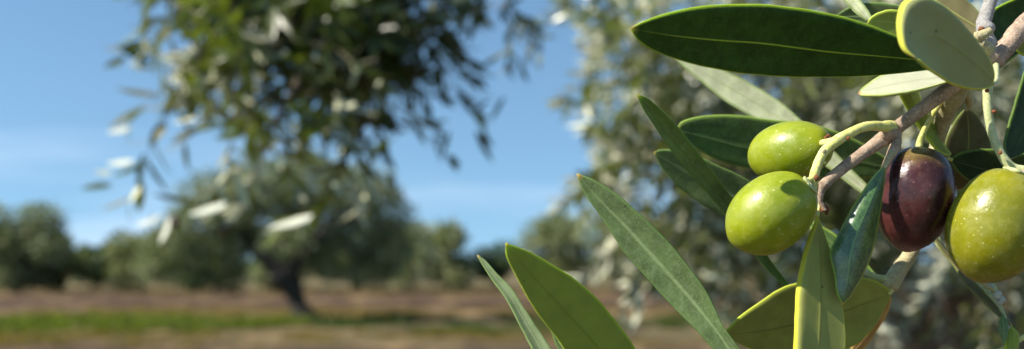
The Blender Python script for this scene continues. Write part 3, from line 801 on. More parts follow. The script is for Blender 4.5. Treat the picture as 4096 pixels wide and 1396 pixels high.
YG = (0.50, 0.55, 0.06)
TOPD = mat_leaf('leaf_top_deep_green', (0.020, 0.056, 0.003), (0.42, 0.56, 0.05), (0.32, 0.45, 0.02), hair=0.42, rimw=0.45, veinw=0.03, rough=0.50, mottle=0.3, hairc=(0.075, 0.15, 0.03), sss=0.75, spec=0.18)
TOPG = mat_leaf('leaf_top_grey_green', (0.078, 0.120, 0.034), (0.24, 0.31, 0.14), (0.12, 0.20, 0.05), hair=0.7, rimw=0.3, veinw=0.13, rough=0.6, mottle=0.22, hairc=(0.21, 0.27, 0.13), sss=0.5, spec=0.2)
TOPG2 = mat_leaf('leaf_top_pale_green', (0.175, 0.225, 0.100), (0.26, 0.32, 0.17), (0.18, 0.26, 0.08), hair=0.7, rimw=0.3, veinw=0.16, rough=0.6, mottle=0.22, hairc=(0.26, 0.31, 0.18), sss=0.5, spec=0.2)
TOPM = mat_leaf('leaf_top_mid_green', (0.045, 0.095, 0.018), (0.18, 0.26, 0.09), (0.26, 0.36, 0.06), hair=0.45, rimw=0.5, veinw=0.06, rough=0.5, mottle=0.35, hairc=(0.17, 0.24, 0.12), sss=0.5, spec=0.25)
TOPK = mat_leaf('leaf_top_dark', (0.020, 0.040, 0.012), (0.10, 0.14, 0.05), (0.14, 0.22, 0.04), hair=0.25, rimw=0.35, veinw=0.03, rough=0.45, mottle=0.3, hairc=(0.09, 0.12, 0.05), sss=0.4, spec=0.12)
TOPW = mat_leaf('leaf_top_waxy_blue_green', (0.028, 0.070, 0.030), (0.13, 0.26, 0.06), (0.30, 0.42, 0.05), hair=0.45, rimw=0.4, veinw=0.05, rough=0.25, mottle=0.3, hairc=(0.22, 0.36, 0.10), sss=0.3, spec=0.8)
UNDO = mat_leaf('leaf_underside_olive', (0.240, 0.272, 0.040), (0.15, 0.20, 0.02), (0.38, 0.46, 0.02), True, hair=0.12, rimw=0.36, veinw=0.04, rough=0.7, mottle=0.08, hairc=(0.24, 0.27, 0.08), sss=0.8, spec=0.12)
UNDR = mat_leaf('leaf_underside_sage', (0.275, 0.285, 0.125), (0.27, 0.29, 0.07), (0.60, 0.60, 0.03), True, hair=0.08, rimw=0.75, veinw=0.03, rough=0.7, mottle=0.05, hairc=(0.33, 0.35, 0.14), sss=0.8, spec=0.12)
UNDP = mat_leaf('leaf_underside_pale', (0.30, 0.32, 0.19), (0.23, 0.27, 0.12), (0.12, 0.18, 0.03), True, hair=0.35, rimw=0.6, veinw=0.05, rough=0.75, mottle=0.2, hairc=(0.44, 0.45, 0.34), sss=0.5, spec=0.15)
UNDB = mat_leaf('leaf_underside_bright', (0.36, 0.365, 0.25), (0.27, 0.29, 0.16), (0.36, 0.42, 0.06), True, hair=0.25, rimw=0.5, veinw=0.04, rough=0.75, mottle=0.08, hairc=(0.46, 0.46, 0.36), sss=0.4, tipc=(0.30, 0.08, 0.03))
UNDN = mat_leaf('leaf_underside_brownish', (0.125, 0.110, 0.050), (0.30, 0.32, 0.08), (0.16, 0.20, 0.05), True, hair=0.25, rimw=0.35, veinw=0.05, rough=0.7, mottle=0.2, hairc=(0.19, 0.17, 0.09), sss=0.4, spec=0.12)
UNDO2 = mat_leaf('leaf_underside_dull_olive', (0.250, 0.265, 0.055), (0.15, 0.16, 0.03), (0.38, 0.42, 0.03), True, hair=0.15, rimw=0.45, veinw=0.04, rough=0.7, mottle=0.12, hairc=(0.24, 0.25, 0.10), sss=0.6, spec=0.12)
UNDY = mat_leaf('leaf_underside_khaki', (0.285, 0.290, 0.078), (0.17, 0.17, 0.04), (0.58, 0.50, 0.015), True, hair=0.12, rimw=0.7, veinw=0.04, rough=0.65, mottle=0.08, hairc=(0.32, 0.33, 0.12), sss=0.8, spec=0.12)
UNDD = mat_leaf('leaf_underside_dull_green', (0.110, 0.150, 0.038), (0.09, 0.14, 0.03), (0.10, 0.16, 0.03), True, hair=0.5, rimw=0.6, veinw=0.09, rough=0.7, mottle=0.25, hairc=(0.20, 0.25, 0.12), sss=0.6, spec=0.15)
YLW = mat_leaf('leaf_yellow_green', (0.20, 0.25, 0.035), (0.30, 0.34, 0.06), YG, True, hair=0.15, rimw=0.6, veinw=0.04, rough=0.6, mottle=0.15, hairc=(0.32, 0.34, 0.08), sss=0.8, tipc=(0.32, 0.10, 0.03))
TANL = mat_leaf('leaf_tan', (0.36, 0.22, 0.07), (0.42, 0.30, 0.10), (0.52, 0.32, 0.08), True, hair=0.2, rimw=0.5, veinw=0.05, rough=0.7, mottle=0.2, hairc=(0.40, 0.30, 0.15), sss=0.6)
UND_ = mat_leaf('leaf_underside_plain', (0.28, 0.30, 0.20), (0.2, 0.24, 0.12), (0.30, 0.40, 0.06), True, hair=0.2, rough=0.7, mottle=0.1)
TOP_ = TOPM
BARK = mat_bark('twig_bark', (0.42, 0.29, 0.20), (0.24, 0.17, 0.12), (0.58, 0.48, 0.39), 1.0, 0.75, 0.00016)
BARKP = mat_bark('pale_twig_bark', (0.42, 0.38, 0.19), (0.33, 0.26, 0.14), (0.60, 0.55, 0.36), 1.0, 0.7, 0.00016, sss=0.2)
BARKG = mat_bark('grey_twig_bark', (0.30, 0.29, 0.27), (0.22, 0.20, 0.18), (0.48, 0.46, 0.44), 1.0, 0.8, 0.00016)
STLK = mat_bark('yellow_green_stalk', (0.62, 0.60, 0.20), (0.52, 0.52, 0.13), (0.74, 0.70, 0.42), 1.0, 0.55, 0.00012, sss=0.5)
STLP = mat_bark('pale_green_stalk', (0.44, 0.45, 0.22), (0.36, 0.39, 0.16), (0.60, 0.60, 0.40), 1.0, 0.6, 0.00010, sss=0.5)
SCAR = mat_bark('brown_scar', (0.24, 0.075, 0.022), (0.14, 0.045, 0.015), (0.36, 0.16, 0.08), 2.0, 0.7, 0.0002)
FUZZ = mat_bark('felted_bud', (0.50, 0.52, 0.42), (0.36, 0.38, 0.28), (0.68, 0.68, 0.58), 1.5, 0.9, 0.0002)

# ---------------- the branch with the olives
br = empty('olive_branch', P(3960, 225, 0.214))
tag(br, 'close-up olive branch with brown twigs, long leaves and yellow green stalks', 'branch')

tw = MB()   # main woody twig coming in from the upper right and running down to the fruit
ptube(tw, [(4420, -160, .232, 42), (4200, 10, .220, 40), (4090, 110, .215, 40), (4040, 170, .214, 39), (3990, 222, .214, 40), (3965, 245, .214, 36), (3880, 290, .214, 30),
           (3800, 352, .215, 31), (3700, 427, .2165, 28), (3600, 502, .218, 27), (3545, 545, .2185, 31), (3500, 578, .218, 27), (3400, 652, .2155, 23), (3330, 706, .2145, 22),
           (3290, 745, .214, 21)], seg=20, n=150, rough=0.07)
ptube(tw, [(3292, 742, .214, 17), (3285, 770, .2140, 14), (3280, 800, .2140, 10), (3290, 822, .214, 10), (3300, 842, .214, 9)], seg=12, n=30, rough=0.2, nscale=800)
ptube(tw, [(3590, 510, .2185, 16), (3584, 575, .2170, 21), (3566, 617, .2150, 19), (3545, 655, .2138, 14), (3528, 690, .2130, 11)], seg=14, n=40, rough=0.1)
blob(tw, P(3556, 530, .2172), 36 * .215 / FPX, rough=0.25)
blob(tw, P(3975, 232, .2135), 44 * .215 / FPX, rough=0.25)
for q in ((3292, 838, 11), (3306, 850, 9), (3300, 828, 9), (3311, 838, 8)): blob(tw, P(q[0], q[1], .2142), q[2] * .215 / FPX, mat=1, rough=0.3)
tube(tw, [list(P(4420, -160, .232)) + [.0024], (0.165, 0.30, 1.72, .0028), (0.22, 0.50, 1.95, .0035), (0.40, 1.30, 2.45, .007), (0.70, 2.90, 2.78, .016)], seg=12, n=80, rough=0.1, nscale=120)
tw.build('twig', [BARK, SCAR], br)
t2 = MB()   # grey twig going up out of the frame
ptube(t2, [(4300, -1900, .330, 24), (4130, -800, .265, 25), (3995, -120, .222, 26), (3968, -20, .220, 26), (3945, 60, .218, 27), (3928, 118, .2165, 32), (3950, 170, .215, 34), (3975, 215, .2145, 36)], seg=16, n=60, rough=0.08)
blob(t2, P(3948, 112, .2145), 27 * .215 / FPX, rough=0.2)
t2.build('twig', [BARKG], br)
t2 = MB()   # pale stub at the node
ptube(t2, [(3905, 150, .2115, 22), (3935, 138, .2112, 19), (3962, 122, .2112, 15)], seg=12, n=24, rough=0.1)
ptube(t2, [(3915, 175, .2120, 30), (3950, 195, .2125, 28), (3985, 222, .2130, 22)], seg=12, n=24, rough=0.15)
blob(t2, P(3926, 118, .2128), 13 * .212 / FPX, mat=1, rough=0.2)
t2.build('twig_stub', [BARKP, SCAR], br)
t3 = MB()   # pale stem running down behind the purple olive
ptube(t3, [(3850, 320, .2165, 34), (3815, 385, .220, 44), (3790, 430, .223, 38), (3765, 510, .228, 30), (3745, 590, .232, 27), (3730, 700, .236, 25), (3690, 880, .237, 26),
           (3645, 1005, .236, 28), (3600, 1075, .2345, 31), (3572, 1120, .2335, 34), (3560, 1152, .233, 30)], seg=18, n=110, rough=0.07)
blob(t3, P(3752, 603, .231), 32 * .232 / FPX, rough=0.2)
t3.build('twig', [BARKP], br)
t4 = MB()   # bulge beside it with a small hooked bud
ptube(t4, [(3850, 345, .218, 24), (3872, 385, .220, 19), (3878, 420, .222, 13), (3862, 440, .223, 8)], seg=12, n=30, rough=0.1)
t4.build('bud', [BARKP], br)

# leaves of the branch (margins and midrib run from tip to base)
leaf(br, [(2522, 114), (2560, 92), (2640, 62), (2780, 30), (2940, 17), (3100, 22), (3300, 50), (3450, 90), (3600, 148), (3740, 205), (3860, 262)],
     [(2522, 116), (2548, 152), (2600, 190), (2700, 232), (2860, 272), (3050, 298), (3250, 306), (3450, 302), (3600, 290), (3740, 275), (3860, 266)],
     [(2522, 115), (2700, 142), (2880, 160), (3050, 172), (3300, 204), (3500, 222), (3665, 238), (3860, 264)],
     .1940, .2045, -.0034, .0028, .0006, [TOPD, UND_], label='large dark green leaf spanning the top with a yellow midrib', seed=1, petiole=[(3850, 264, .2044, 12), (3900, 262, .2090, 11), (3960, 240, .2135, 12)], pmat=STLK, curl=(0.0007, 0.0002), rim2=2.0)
leaf(br, [(3660, 232), (3618, 190), (3604, 120), (3610, 55), (3630, 5), (3690, -28), (3740, -14), (3800, 28), (3860, 90), (3915, 158), (3958, 225), (3978, 285), (3974, 335)],
     [(3662, 234), (3668, 238), (3690, 255), (3710, 272), (3740, 292), (3770, 312), (3800, 328), (3850, 345), (3895, 353), (3930, 352), (3952, 348), (3965, 342), (3972, 337)],
     None,
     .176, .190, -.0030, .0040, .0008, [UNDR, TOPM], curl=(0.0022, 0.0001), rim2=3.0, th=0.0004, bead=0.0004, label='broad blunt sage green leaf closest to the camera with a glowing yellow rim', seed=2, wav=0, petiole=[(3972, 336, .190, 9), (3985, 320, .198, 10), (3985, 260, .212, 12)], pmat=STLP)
leaf(br, [(2690, 222), (2760, 238), (2860, 268), (2960, 312), (3110, 400), (3210, 485), (3330, 598), (3400, 672), (3480, 752), (3560, 840)],
     [(2690, 224), (2730, 262), (2800, 322), (2900, 402), (3000, 462), (3090, 516), (3200, 590), (3310, 668), (3440, 768), (3560, 842)],
     None, .268, .243, .0004, -.0004, .0006, [UNDP, TOPM], label='pale grey leaf running diagonally behind the upper green olive', seed=3)
leaf(br, [(2706, 520), (2730, 488), (2800, 468), (2900, 462), (3000, 468), (3080, 480), (3200, 492), (3300, 512), (3420, 560), (3530, 622), (3640, 690)],
     [(2706, 522), (2735, 552), (2800, 602), (2880, 642), (2960, 664), (3030, 674), (3120, 690), (3250, 705), (3400, 710), (3530, 706), (3640, 694)],
     [(2706, 521), (2850, 556), (3000, 592), (3200, 620), (3400, 640), (3640, 692)], .252, .250, -.0016, .0022, .0008, [TOPM, UND_], label='dark green leaf crossing behind the upper green olive', seed=4)
leaf(br, [(2548, 378), (2580, 388), (2622, 420), (2700, 498), (2780, 596), (2860, 700), (2930, 800), (2990, 900), (3060, 1010), (3110, 1080), (3162, 1148)],
     [(2547, 380), (2570, 425), (2604, 480), (2680, 592), (2760, 692), (2850, 792), (2910, 866), (2970, 950), (3030, 1030), (3090, 1098), (3150, 1152)],
     [(2548, 379), (2585, 425), (2640, 500), (2720, 596), (2800, 690), (2880, 780), (2935, 850), (2992, 935), (3052, 1025), (3105, 1092), (3156, 1150)],
     .218, .240, .0006, -.0008, .0016, [UNDD, TOPG], label='narrow folded leaf standing left of the green olives', seed=5)
leaf(br, [(2616, 608), (2650, 600), (2720, 606), (2810, 636), (2900, 678), (2980, 715), (3060, 780), (3130, 860)],
     [(2616, 612), (2645, 664), (2700, 732), (2780, 794), (2860, 842), (2940, 882), (3040, 892), (3130, 864)],
     [(2616, 610), (2700, 660), (2800, 716), (2900, 770), (3000, 820), (3130, 862)], .246, .248, -.0008, .0016, .0010, [TOPG, UND_], label='grey green leaf half hidden behind the narrow folded leaf', seed=6)
# lower group
leaf(br, [(2894, 1335), (2920, 1308), (2960, 1270), (3040, 1214), (3120, 1162), (3190, 1136), (3290, 1118), (3400, 1110), (3490, 1120), (3548, 1150), (3562, 1172)],
     [(2894, 1337), (2925, 1356), (2980, 1384), (3060, 1410), (3150, 1425), (3270, 1420), (3400, 1388), (3470, 1335), (3515, 1275), (3545, 1215), (3562, 1176)],
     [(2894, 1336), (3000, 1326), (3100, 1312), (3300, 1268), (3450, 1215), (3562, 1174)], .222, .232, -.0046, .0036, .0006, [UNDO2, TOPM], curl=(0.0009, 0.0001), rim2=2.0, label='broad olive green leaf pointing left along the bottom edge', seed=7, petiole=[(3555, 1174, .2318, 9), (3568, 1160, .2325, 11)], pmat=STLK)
leaf(br, [(3150, 1620), (3178, 1500), (3184, 1396), (3190, 1250), (3196, 1150), (3212, 1055), (3236, 960), (3258, 905), (3264, 880), (3268, 856)],
     [(3150, 1620), (3330, 1530), (3378, 1396), (3370, 1250), (3354, 1150), (3332, 1050), (3304, 960), (3285, 905), (3278, 880), (3272, 856)],
     [(3150, 1620), (3250, 1500), (3272, 1396), (3280, 1250), (3281, 1150), (3280, 1050), (3275, 960), (3272, 905), (3270, 856)],
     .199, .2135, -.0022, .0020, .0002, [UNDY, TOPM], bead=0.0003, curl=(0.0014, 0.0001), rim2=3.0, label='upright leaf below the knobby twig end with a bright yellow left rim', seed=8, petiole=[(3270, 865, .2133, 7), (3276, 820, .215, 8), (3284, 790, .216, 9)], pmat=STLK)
leaf(br, [(3368, 1218), (3348, 1172), (3342, 1110), (3328, 1050), (3322, 1010), (3345, 960), (3395, 860), (3440, 785), (3490, 712), (3520, 678), (3535, 660)],
     [(3372, 1220), (3405, 1180), (3450, 1105), (3478, 1040), (3496, 985), (3512, 900), (3524, 830), (3532, 770), (3538, 720), (3542, 690), (3542, 664)],
     [(3370, 1219), (3385, 1140), (3395, 1060), (3404, 1000), (3432, 920), (3462, 850), (3492, 780), (3516, 720), (3538, 662)],
     .206, .2125, -.0002, .0008, -.0022, [TOPW, UND_], label='twisted glossy blue green leaf hanging left of the purple olive', seed=9, petiole=[(3538, 672, .2123, 9), (3552, 640, .2132, 13), (3575, 600, .2155, 15)], pmat=BARKP)
leaf(br, [(3232, 880), (3270, 898), (3330, 930), (3400, 985), (3460, 1045), (3500, 1092), (3545, 1112)],
     [(3230, 884), (3262, 945), (3310, 1005), (3370, 1055), (3430, 1085), (3490, 1108), (3545, 1118)],
     None, .242, .235, 0, 0, .0005, [TOPM, UND_], label='small green leaf behind the twisted glossy leaf', seed=10, petiole=[(3420, 1062, .2355, 10), (3470, 1092, .234, 12), (3510, 1110, .2335, 14), (3555, 1118, .2332, 17)], pmat=STLP)
leaf(br, [(3395, 1420), (3420, 1360), (3470, 1300), (3520, 1240), (3555, 1185)],
     [(3400, 1425), (3460, 1390), (3510, 1320), (3550, 1250), (3568, 1190)],
     None, .246, .236, 0, .001, 0, [TANL, TANL], label='yellow tan leaf glowing behind the broad olive green leaf', seed=11)
# upper right group
leaf(br, [(3434, 372), (3462, 350), (3500, 322), (3545, 298), (3600, 286), (3700, 282), (3800, 290), (3900, 300)],
     [(3434, 376), (3470, 382), (3550, 380), (3640, 368), (3720, 350), (3790, 328), (3850, 312), (3900, 304)],
     [(3434, 374), (3520, 352), (3620, 330), (3720, 316), (3800, 308), (3900, 302)], .211, .213, .0062, -.0042, .0008, [UNDB, TOPM], bead=0.0004, label='small sunlit whitish leaf with a red tip under the large dark leaf', seed=12)
leaf(br, [(3340, 66), (3400, 30), (3470, 12), (3540, 14), (3620, 28), (3720, 60), (3820, 110)],
     [(3342, 70), (3400, 105), (3480, 130), (3560, 145), (3640, 145), (3720, 135), (3820, 114)],
     None, .240, .232, -.001, .001, .0006, [TOPG, UND_], label='blue green leaf behind the top edge of the large dark leaf', seed=13)
leaf(br, [(3466, 96), (3490, 66), (3530, 46), (3575, 40), (3625, 50), (3700, 85), (3780, 150)],
     [(3466, 99), (3500, 112), (3550, 135), (3600, 152), (3650, 165), (3710, 170), (3780, 154)],
     None, .222, .220, -.0008, .0010, .0004, [YLW, TOPM], label='small yellow green leaf peeping out above the large dark leaf', seed=14)
leaf(br, [(3492, 84), (3480, 52), (3450, 10), (3410, -50), (3370, -110)],
     [(3490, 86), (3462, 78), (3420, 46), (3370, -10), (3330, -90)],
     None, .226, .236, 0, .002, .0006, [UNDP, TOPM], label='grey leaf hanging down from the top edge above the large dark leaf', seed=15)
leaf(br, [(3660, -40), (3700, -60), (3800, -40), (3880, 10), (3930, 70), (3960, 130)],
     [(3660, -36), (3700, 40), (3760, 100), (3830, 140), (3900, 150), (3960, 134)],
     None, .236, .228, 0, .001, .0008, [UNDN, TOPM], label='brownish shaded leaf behind the broad blunt sage leaf', seed=16)
leaf(br, [(3972, 288), (3946, 200), (3944, 120), (3962, 62), (3990, 30), (4070, -8), (4160, -40), (4290, -60), (4420, -40)],
     [(3974, 290), (4010, 262), (4060, 225), (4110, 190), (4180, 140), (4250, 90), (4320, 40), (4380, 0), (4420, -36)],
     None, .232, .240, -.0016, .0020, .0008, [TOPD, UND_], label='big green leaf in the top right corner behind the forked twig', seed=17)
leaf(br, [(4064, 190), (4066, 165), (4084, 150), (4130, 140), (4200, 160)],
     [(4064, 194), (4076, 212), (4100, 222), (4140, 220), (4200, 166)],
     None, .2225, .224, -.0006, .0006, .0, [YLW, TOPM], label='small yellow green leaf cut by the right edge under the thick twig', seed=18)
leaf(br, [(4036, 640), (4018, 585), (4034, 510), (4058, 430), (4085, 340), (4110, 260), (4160, 150), (4240, 60)],
     [(4040, 640), (4110, 600), (4160, 540), (4200, 450), (4220, 360), (4230, 260), (4238, 150), (4244, 62)],
     None, .220, .226, -.0008, .0020, .0010, [TOPK, UND_], label='dark leaf at the right edge beside the pale fruit stalk', seed=19)
leaf(br, [(3588, 350), (3604, 386), (3640, 452), (3700, 540), (3752, 606), (3792, 622), (3805, 618)],
     [(3670, 350), (3682, 386), (3712, 446), (3746, 520), (3776, 578), (3796, 604), (3805, 612)],
     None, .221, .2305, -.0015, .0015, -.0006, [YLW, TOPM], label='narrow yellow green leaf passing behind the twig above the purple olive', seed=20)
leaf(br, [(3990, 705), (3955, 550), (3925, 490), (3898, 455), (3868, 432)],
     [(3830, 760), (3770, 650), (3788, 560), (3820, 490), (3862, 432)],
     [(3905, 740), (3872, 640), (3873, 560), (3872, 500), (3865, 432)], .2395, .229, 0, 0, -.0006, [UNDN, TOPM], label='brownish leaf with a yellow midrib behind the pale fruit stalk', seed=21)
leaf(br, [(3800, 638), (3840, 612), (3900, 600), (3960, 598), (4040, 604), (4120, 622), (4220, 660), (4320, 720)][::-1],
     [(3800, 642), (3830, 682), (3880, 722), (3940, 752), (4020, 775), (4100, 780), (4220, 770), (4320, 724)][::-1],
     [(3800, 640), (3880, 662), (3960, 682), (4060, 700), (4180, 712), (4320, 722)][::-1], .226, .230, -.0012, .0016, .0006, [TOPK, UND_], label='dark leaf lying behind the top of the large green olive', seed=22, petiole=[(3808, 640, .2298, 7), (3785, 628, .231, 8), (3755, 612, .232, 11)], pmat=STLK)

# young shoot under the large olive
t5 = MB()
ptube(t5, [(3650, 990, .2375, 15), (3730, 940, .2365, 15), (3762, 985, .235, 14), (3812, 1035, .233, 13), (3880, 1100, .230, 12), (3950, 1170, .227, 11), (4000, 1228, .225, 9), (4018, 1275, .2245, 9), (4035, 1320, .224, 8)], seg=12, n=70, rough=0.1)
t5.build('shoot', [STLP], br)
leaf(br, [(4050, 1300), (4004, 1235), (3960, 1175), (3905, 1115), (3850, 1055), (3790, 1000), (3742, 942)],
     [(4046, 1305), (3990, 1262), (3930, 1205), (3870, 1145), (3820, 1070), (3770, 1010), (3732, 948)],
     None, .223, .234, .003, -.001, 0, [UNDN, TOPM], label='edge-on brownish young leaf running below the large green olive', seed=23, petiole=[(3735, 945, .234, 8), (3700, 925, .2365, 8)], pmat=STLK)
leaf(br, [(3998, 1172), (3978, 1138), (3940, 1120), (3914, 1117)], [(3998, 1178), (3966, 1162), (3934, 1142), (3914, 1121)], None, .2235, .226, .0003, 0, -.0012, [UNDB, TOPM], bead=0.0003, label='tiny white felted young leaf on the shoot', seed=24, N=30)
leaf(br, [(4016, 1380), (4000, 1330), (3998, 1290), (4010, 1258)], [(4018, 1380), (4032, 1335), (4030, 1290), (4014, 1256)], None, .220, .2235, .0004, 0, -.0006, [TOPG, UND_], label='tiny green bud leaf at the end of the shoot', seed=25, N=30)
leaf(br, [(4040, 1450), (4024, 1390), (4026, 1340), (4040, 1306)], [(4044, 1450), (4072, 1390), (4074, 1340), (4046, 1304)], None, .219, .2235, 0, .001, 0, [UNDO, TOPM], label='small sage leaf hanging from the end of the shoot', seed=26, N=30)
b5 = MB()
for q in ((3990, 1180, 17), (4006, 1196, 15), (3998, 1210, 13), (4040, 1330, 12), (4032, 1312, 10)): blob(b5, P(q[0], q[1], .2236), q[2] * .2236 / FPX, rough=0.5)
b5.build('bud', [FUZZ], br)
t6 = MB()
ptube(t6, [(4140, 1320, .226, 11), (4090, 1352, .2255, 10), (4030, 1385, .225, 9), (3960, 1420, .225, 8)], seg=10, n=30)
t6.build('shoot', [STLK], br)

# fruit stalks (the yellow green one forks to both green olives)
fs = MB()
ptube(fs, [(3566, 510, .2172, 27), (3548, 507, .2160, 24), (3520, 505, .2145, 20), (3480, 504, .2130, 19), (3430, 517, .2112, 19), (3380, 543, .2102, 20), (3335, 572, .2094, 22), (3300, 604, .2088, 19),
           (3275, 646, .2084, 18), (3260, 694, .2080, 20), (3253, 742, .2080, 17), (3256, 788, .2080, 13)], seg=18, n=120, rough=0.12, nscale=500)
ptube(fs, [(3352, 560, .2096, 16), (3330, 564, .2096, 15), (3312, 568, .2101, 14), (3298, 571, .2112, 14), (3290, 573, .2128, 15), (3289, 573, .2140, 15)], seg=14, n=30, rough=0.08)
ptube(fs, [(3258, 712, .208, 15), (3240, 720, .2074, 13), (3222, 728, .2068, 14)], seg=14, n=20)
blob(fs, P(3255, 796, .208), 16 * .208 / FPX, mat=1, rough=0.35)
blob(fs, P(3266, 712, .2070), 10 * .208 / FPX, mat=1, squash=1.3, rough=0.3)
blob(fs, P(3392, 553, .2092), 7.5 * .21 / FPX, mat=1, rough=0.3)
blob(fs, P(3296, 606, .2080), 9 * .21 / FPX, mat=2, rough=0.4)
blob(fs, P(3296, 650, .2083), 8 * .21 / FPX, mat=0, rough=0.4)
fs.build('fruit_stalk', [STLK, SCAR, BARKP], br)
fs = MB()
ptube(fs, [(3975, 260, .213, 17), (3962, 320, .211, 17), (3950, 370, .2095, 18), (3952, 440, .2085, 17), (3965, 520, .2078, 17), (3995, 600, .207, 17), (4040, 665, .2065, 20), (4090, 688, .206, 26), (4110, 694, .206, 22)], seg=18, n=110, rough=0.08, nscale=500)
for q in ((3948, 362, .2075), (3976, 446, .2072), (4001, 610, .2050)): blob(fs, P(*q), 8.5 * .21 / FPX, mat=1, rough=0.3)
blob(fs, P(4104, 690, .2035), 17 * .205 / FPX, mat=2, rough=0.4)
fs.build('fruit_stalk', [STLP, SCAR, BARK], br)
fs = MB()
ptube(fs, [(3770, 405, .2205, 10), (3742, 440, .2215, 11), (3705, 505, .223, 11), (3682, 560, .224, 13), (3676, 590, .224, 14)], seg=14, n=40, rough=0.06)
fs.build('fruit_stalk', [STLK], br)

# ---------------- olives
def olive(cx, cy, d, Lpx, Bpx, axis, mat, label, seed, calyx=True, tip=0.05, asym=0.05):
    """Lpx, Bpx: half length and half breadth; axis: towards the stalk"""
    a = Lpx * d / FPX; b = Bpx * d / FPX
    nu, nv = 72, 54
    vs = []; fc = []
    for j in range(nv + 1):
        ph = math.pi * j / nv
        for i in range(nu):
            t = 2 * math.pi * i / nu
            z = math.cos(ph); r = math.sin(ph)
            zz = z * a * (1 + (-0.05 * max(0, z) ** 12) + tip * max(0, -z) ** 14)
            rr = b * r ** 0.96 * (1 - asym * z) if r > 0 else 0
            v = np.array([math.cos(t) * rr, math.sin(t) * rr, zz])
            k = 1 + 0.018 * mnoise.noise(Vector(v * 110) + Vector((seed, 0, 0))) + 0.004 * mnoise.noise(Vector(v * 500))
            vs.append(v * k)
    for j in range(nv):
        for i in range(nu):
            fc.append((j * nu + i, (j + 1) * nu + i, (j + 1) * nu + (i + 1) % nu, j * nu + (i + 1) % nu))
    me = bpy.data.meshes.new('olive'); me.from_pydata([tuple(v) for v in vs], [], fc)
    o = link_mesh('olive', me, mat)
    o.location = tuple(P(cx, cy, d))
    o.rotation_mode = 'QUATERNION'
    o.rotation_quaternion = Vector(tuple(axis)).to_track_quat('Z', 'Y')
    tag(o, label, 'olive')
    if calyx:
        cb = MB()
        for k in range(2):
            n_ = 28; ring = []
            for i in range(n_):
                t = 2 * math.pi * i / n_
                rr = b * (0.235 - 0.06 * k) * (1 + 0.12 * math.sin(5 * t + seed))
                ring.append((math.cos(t) * rr, math.sin(t) * rr, a * (0.955 + 0.02 * k), 0.00030))
            ring.append(ring[0])
            tube(cb, ring, seg=8, n=60, rough=0.3, nscale=900, cap=False)
        me2 = bpy.data.meshes.new('calyx'); me2.from_pydata(cb.v, [], cb.f)
        c = link_mesh('calyx', me2, SCAR if seed == 1 else STLP, o)
    return o
OG1 = mat_olive('green_olive_skin')
OG2 = mat_olive('large_green_olive_skin', base=(0.215, 0.208, 0.007), deep=(0.155, 0.160, 0.004), pale=(0.23, 0.22, 0.035), rough=0.27)
OP = mat_olive('purple_olive_skin', ripe=True, rough=0.22)
olive(3163, 606, .2205, 182, 122, V(0.66, 0.17, 0.72), OG1, 'green olive, the upper one of the touching pair, its brown stalk end showing', 1)
olive(3087, 851, .2090, 194, 150, V(0.74, 0.60, 0.28), OG1, 'green olive, the lower one of the touching pair left of the knobby twig end', 2)
olive(3660, 790, .2175, 214, 150, V(0.13, 0.97, 0.15), OP, 'ripe dark purple olive with a bright highlight', 3, calyx=False, asym=0.0)
olive(3986, 896, .2060, 232, 182, V(0.30, 0.93, 0.10), OG2, 'largest yellow green olive, cut by the right edge of the picture', 4, calyx=True, asym=0.04)

for cx, cy, d, rr, lab in ((938, 370, 1.5, 22, 'small black olive hanging high among the overhanging leaves'), (898, 430, 1.5, 18, 'small black olive just below another in the overhanging leaves'),
        (700, 888, 1.32, 22, 'black olive at the end of the lowest hanging shoot'), (893, 914, 1.36, 19, 'black olive below the white leaf in front of the lone tree')):
    olive(cx, cy, d, rr, rr * 0.8, V(0.1, 0.95, 0.1), OP, lab, cx, calyx=False)

# ---------------- the sprig whose leaves rise from below the frame
spg = empty('olive_sprig', P(2560, 1900, .214))
tag(spg, 'separate sprig of long slender leaves rising from the bottom edge', 'sprig')
leaf(spg, [(2309, 694), (2340, 706), (2400, 735), (2480, 790), (2560, 860), (2630, 925), (2690, 990), (2760, 1078), (2820, 1160), (2862, 1240), (2895, 1310), (2940, 1372), (2985, 1440), (3010, 1560), (2960, 1720)],
     [(2308, 697), (2322, 735), (2360, 802), (2430, 902), (2500, 1008), (2590, 1112), (2680, 1212), (2780, 1312), (2850, 1392), (2900, 1480), (2925, 1600), (2945, 1720)],
     [(2308, 695), (2400, 800), (2500, 902), (2600, 1012), (2700, 1122), (2800, 1240), (2900, 1370), (2960, 1480), (2975, 1600), (2953, 1722)],
     .216, .206, -.0006, .0016, .0012, [TOPG, UND_], label='long grey green leaf with a pale midrib', seed=31, N=80, petiole=[(2953, 1715, .206, 9), (2800, 1830, .210, 10), (2600, 1900, .214, 12)], pmat=STLP)
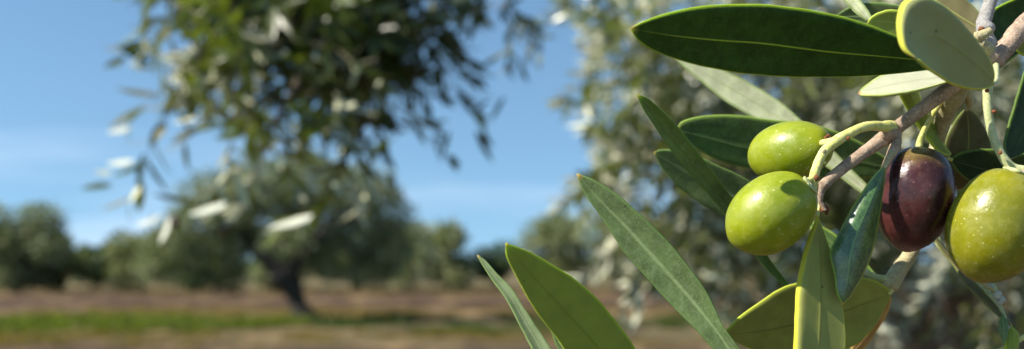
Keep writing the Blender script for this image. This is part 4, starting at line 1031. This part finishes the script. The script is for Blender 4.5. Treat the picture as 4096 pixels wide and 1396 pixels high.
leaf(spg, [(2024, 972), (2052, 984), (2120, 1010), (2200, 1058), (2290, 1112), (2380, 1190), (2450, 1272), (2510, 1350), (2548, 1410), (2600, 1520), (2610, 1650), (2580, 1760)],
     [(2022, 975), (2030, 1030), (2080, 1130), (2150, 1250), (2230, 1352), (2270, 1410), (2340, 1500), (2430, 1600), (2510, 1690), (2574, 1762)],
     [(2023, 973), (2120, 1092), (2250, 1232), (2400, 1400), (2500, 1530), (2577, 1761)],
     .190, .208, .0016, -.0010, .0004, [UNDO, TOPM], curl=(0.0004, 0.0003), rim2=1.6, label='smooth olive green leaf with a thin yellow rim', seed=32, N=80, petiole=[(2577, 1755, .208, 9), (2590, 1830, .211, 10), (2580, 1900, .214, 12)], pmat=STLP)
leaf(spg, [(1910, 1020), (1945, 1046), (1990, 1098), (2050, 1160), (2100, 1240), (2160, 1330), (2204, 1400), (2260, 1520), (2330, 1680)],
     [(1909, 1022), (1922, 1048), (1970, 1122), (2028, 1202), (2080, 1302), (2128, 1396), (2180, 1500), (2240, 1600), (2326, 1684)],
     None, .217, .207, .0004, -.0006, .0006, [TOPG2, UND_], label='narrowest pale green leaf of the sprig', seed=33, petiole=[(2328, 1680, .212, 8), (2440, 1800, .213, 9), (2560, 1900, .214, 12)], pmat=STLP)
leaf(spg, [(2196, 1290), (2225, 1330), (2262, 1372), (2310, 1430), (2390, 1530), (2450, 1640)],
     [(2196, 1294), (2212, 1345), (2236, 1400), (2290, 1480), (2370, 1570), (2446, 1644)],
     None, .224, .218, 0, 0, .0004, [TOPG, UND_], label='small green leaf tucked behind the smooth olive green leaf', seed=34, petiole=[(2448, 1640, .218, 8), (2520, 1780, .216, 9), (2580, 1900, .214, 12)], pmat=STLP)
st = MB(); tube(st, [list(P(3000, 2600, .235)) + [.0020], (0.20, 0.42, 1.25, .003), (0.45, 1.0, 1.10, .006), (1.0, 2.5, 1.02, .012), (1.46, 3.46, 0.95, .02)], seg=12, n=70, rough=0.1, nscale=120); ptube(st, [(2540, 1880, .214, 22), (2640, 1980, .215, 26), (2800, 2200, .220, 30), (3000, 2600, .235, 34)], seg=14, n=40, rough=0.08)
st.build('twig', [BARK], spg)
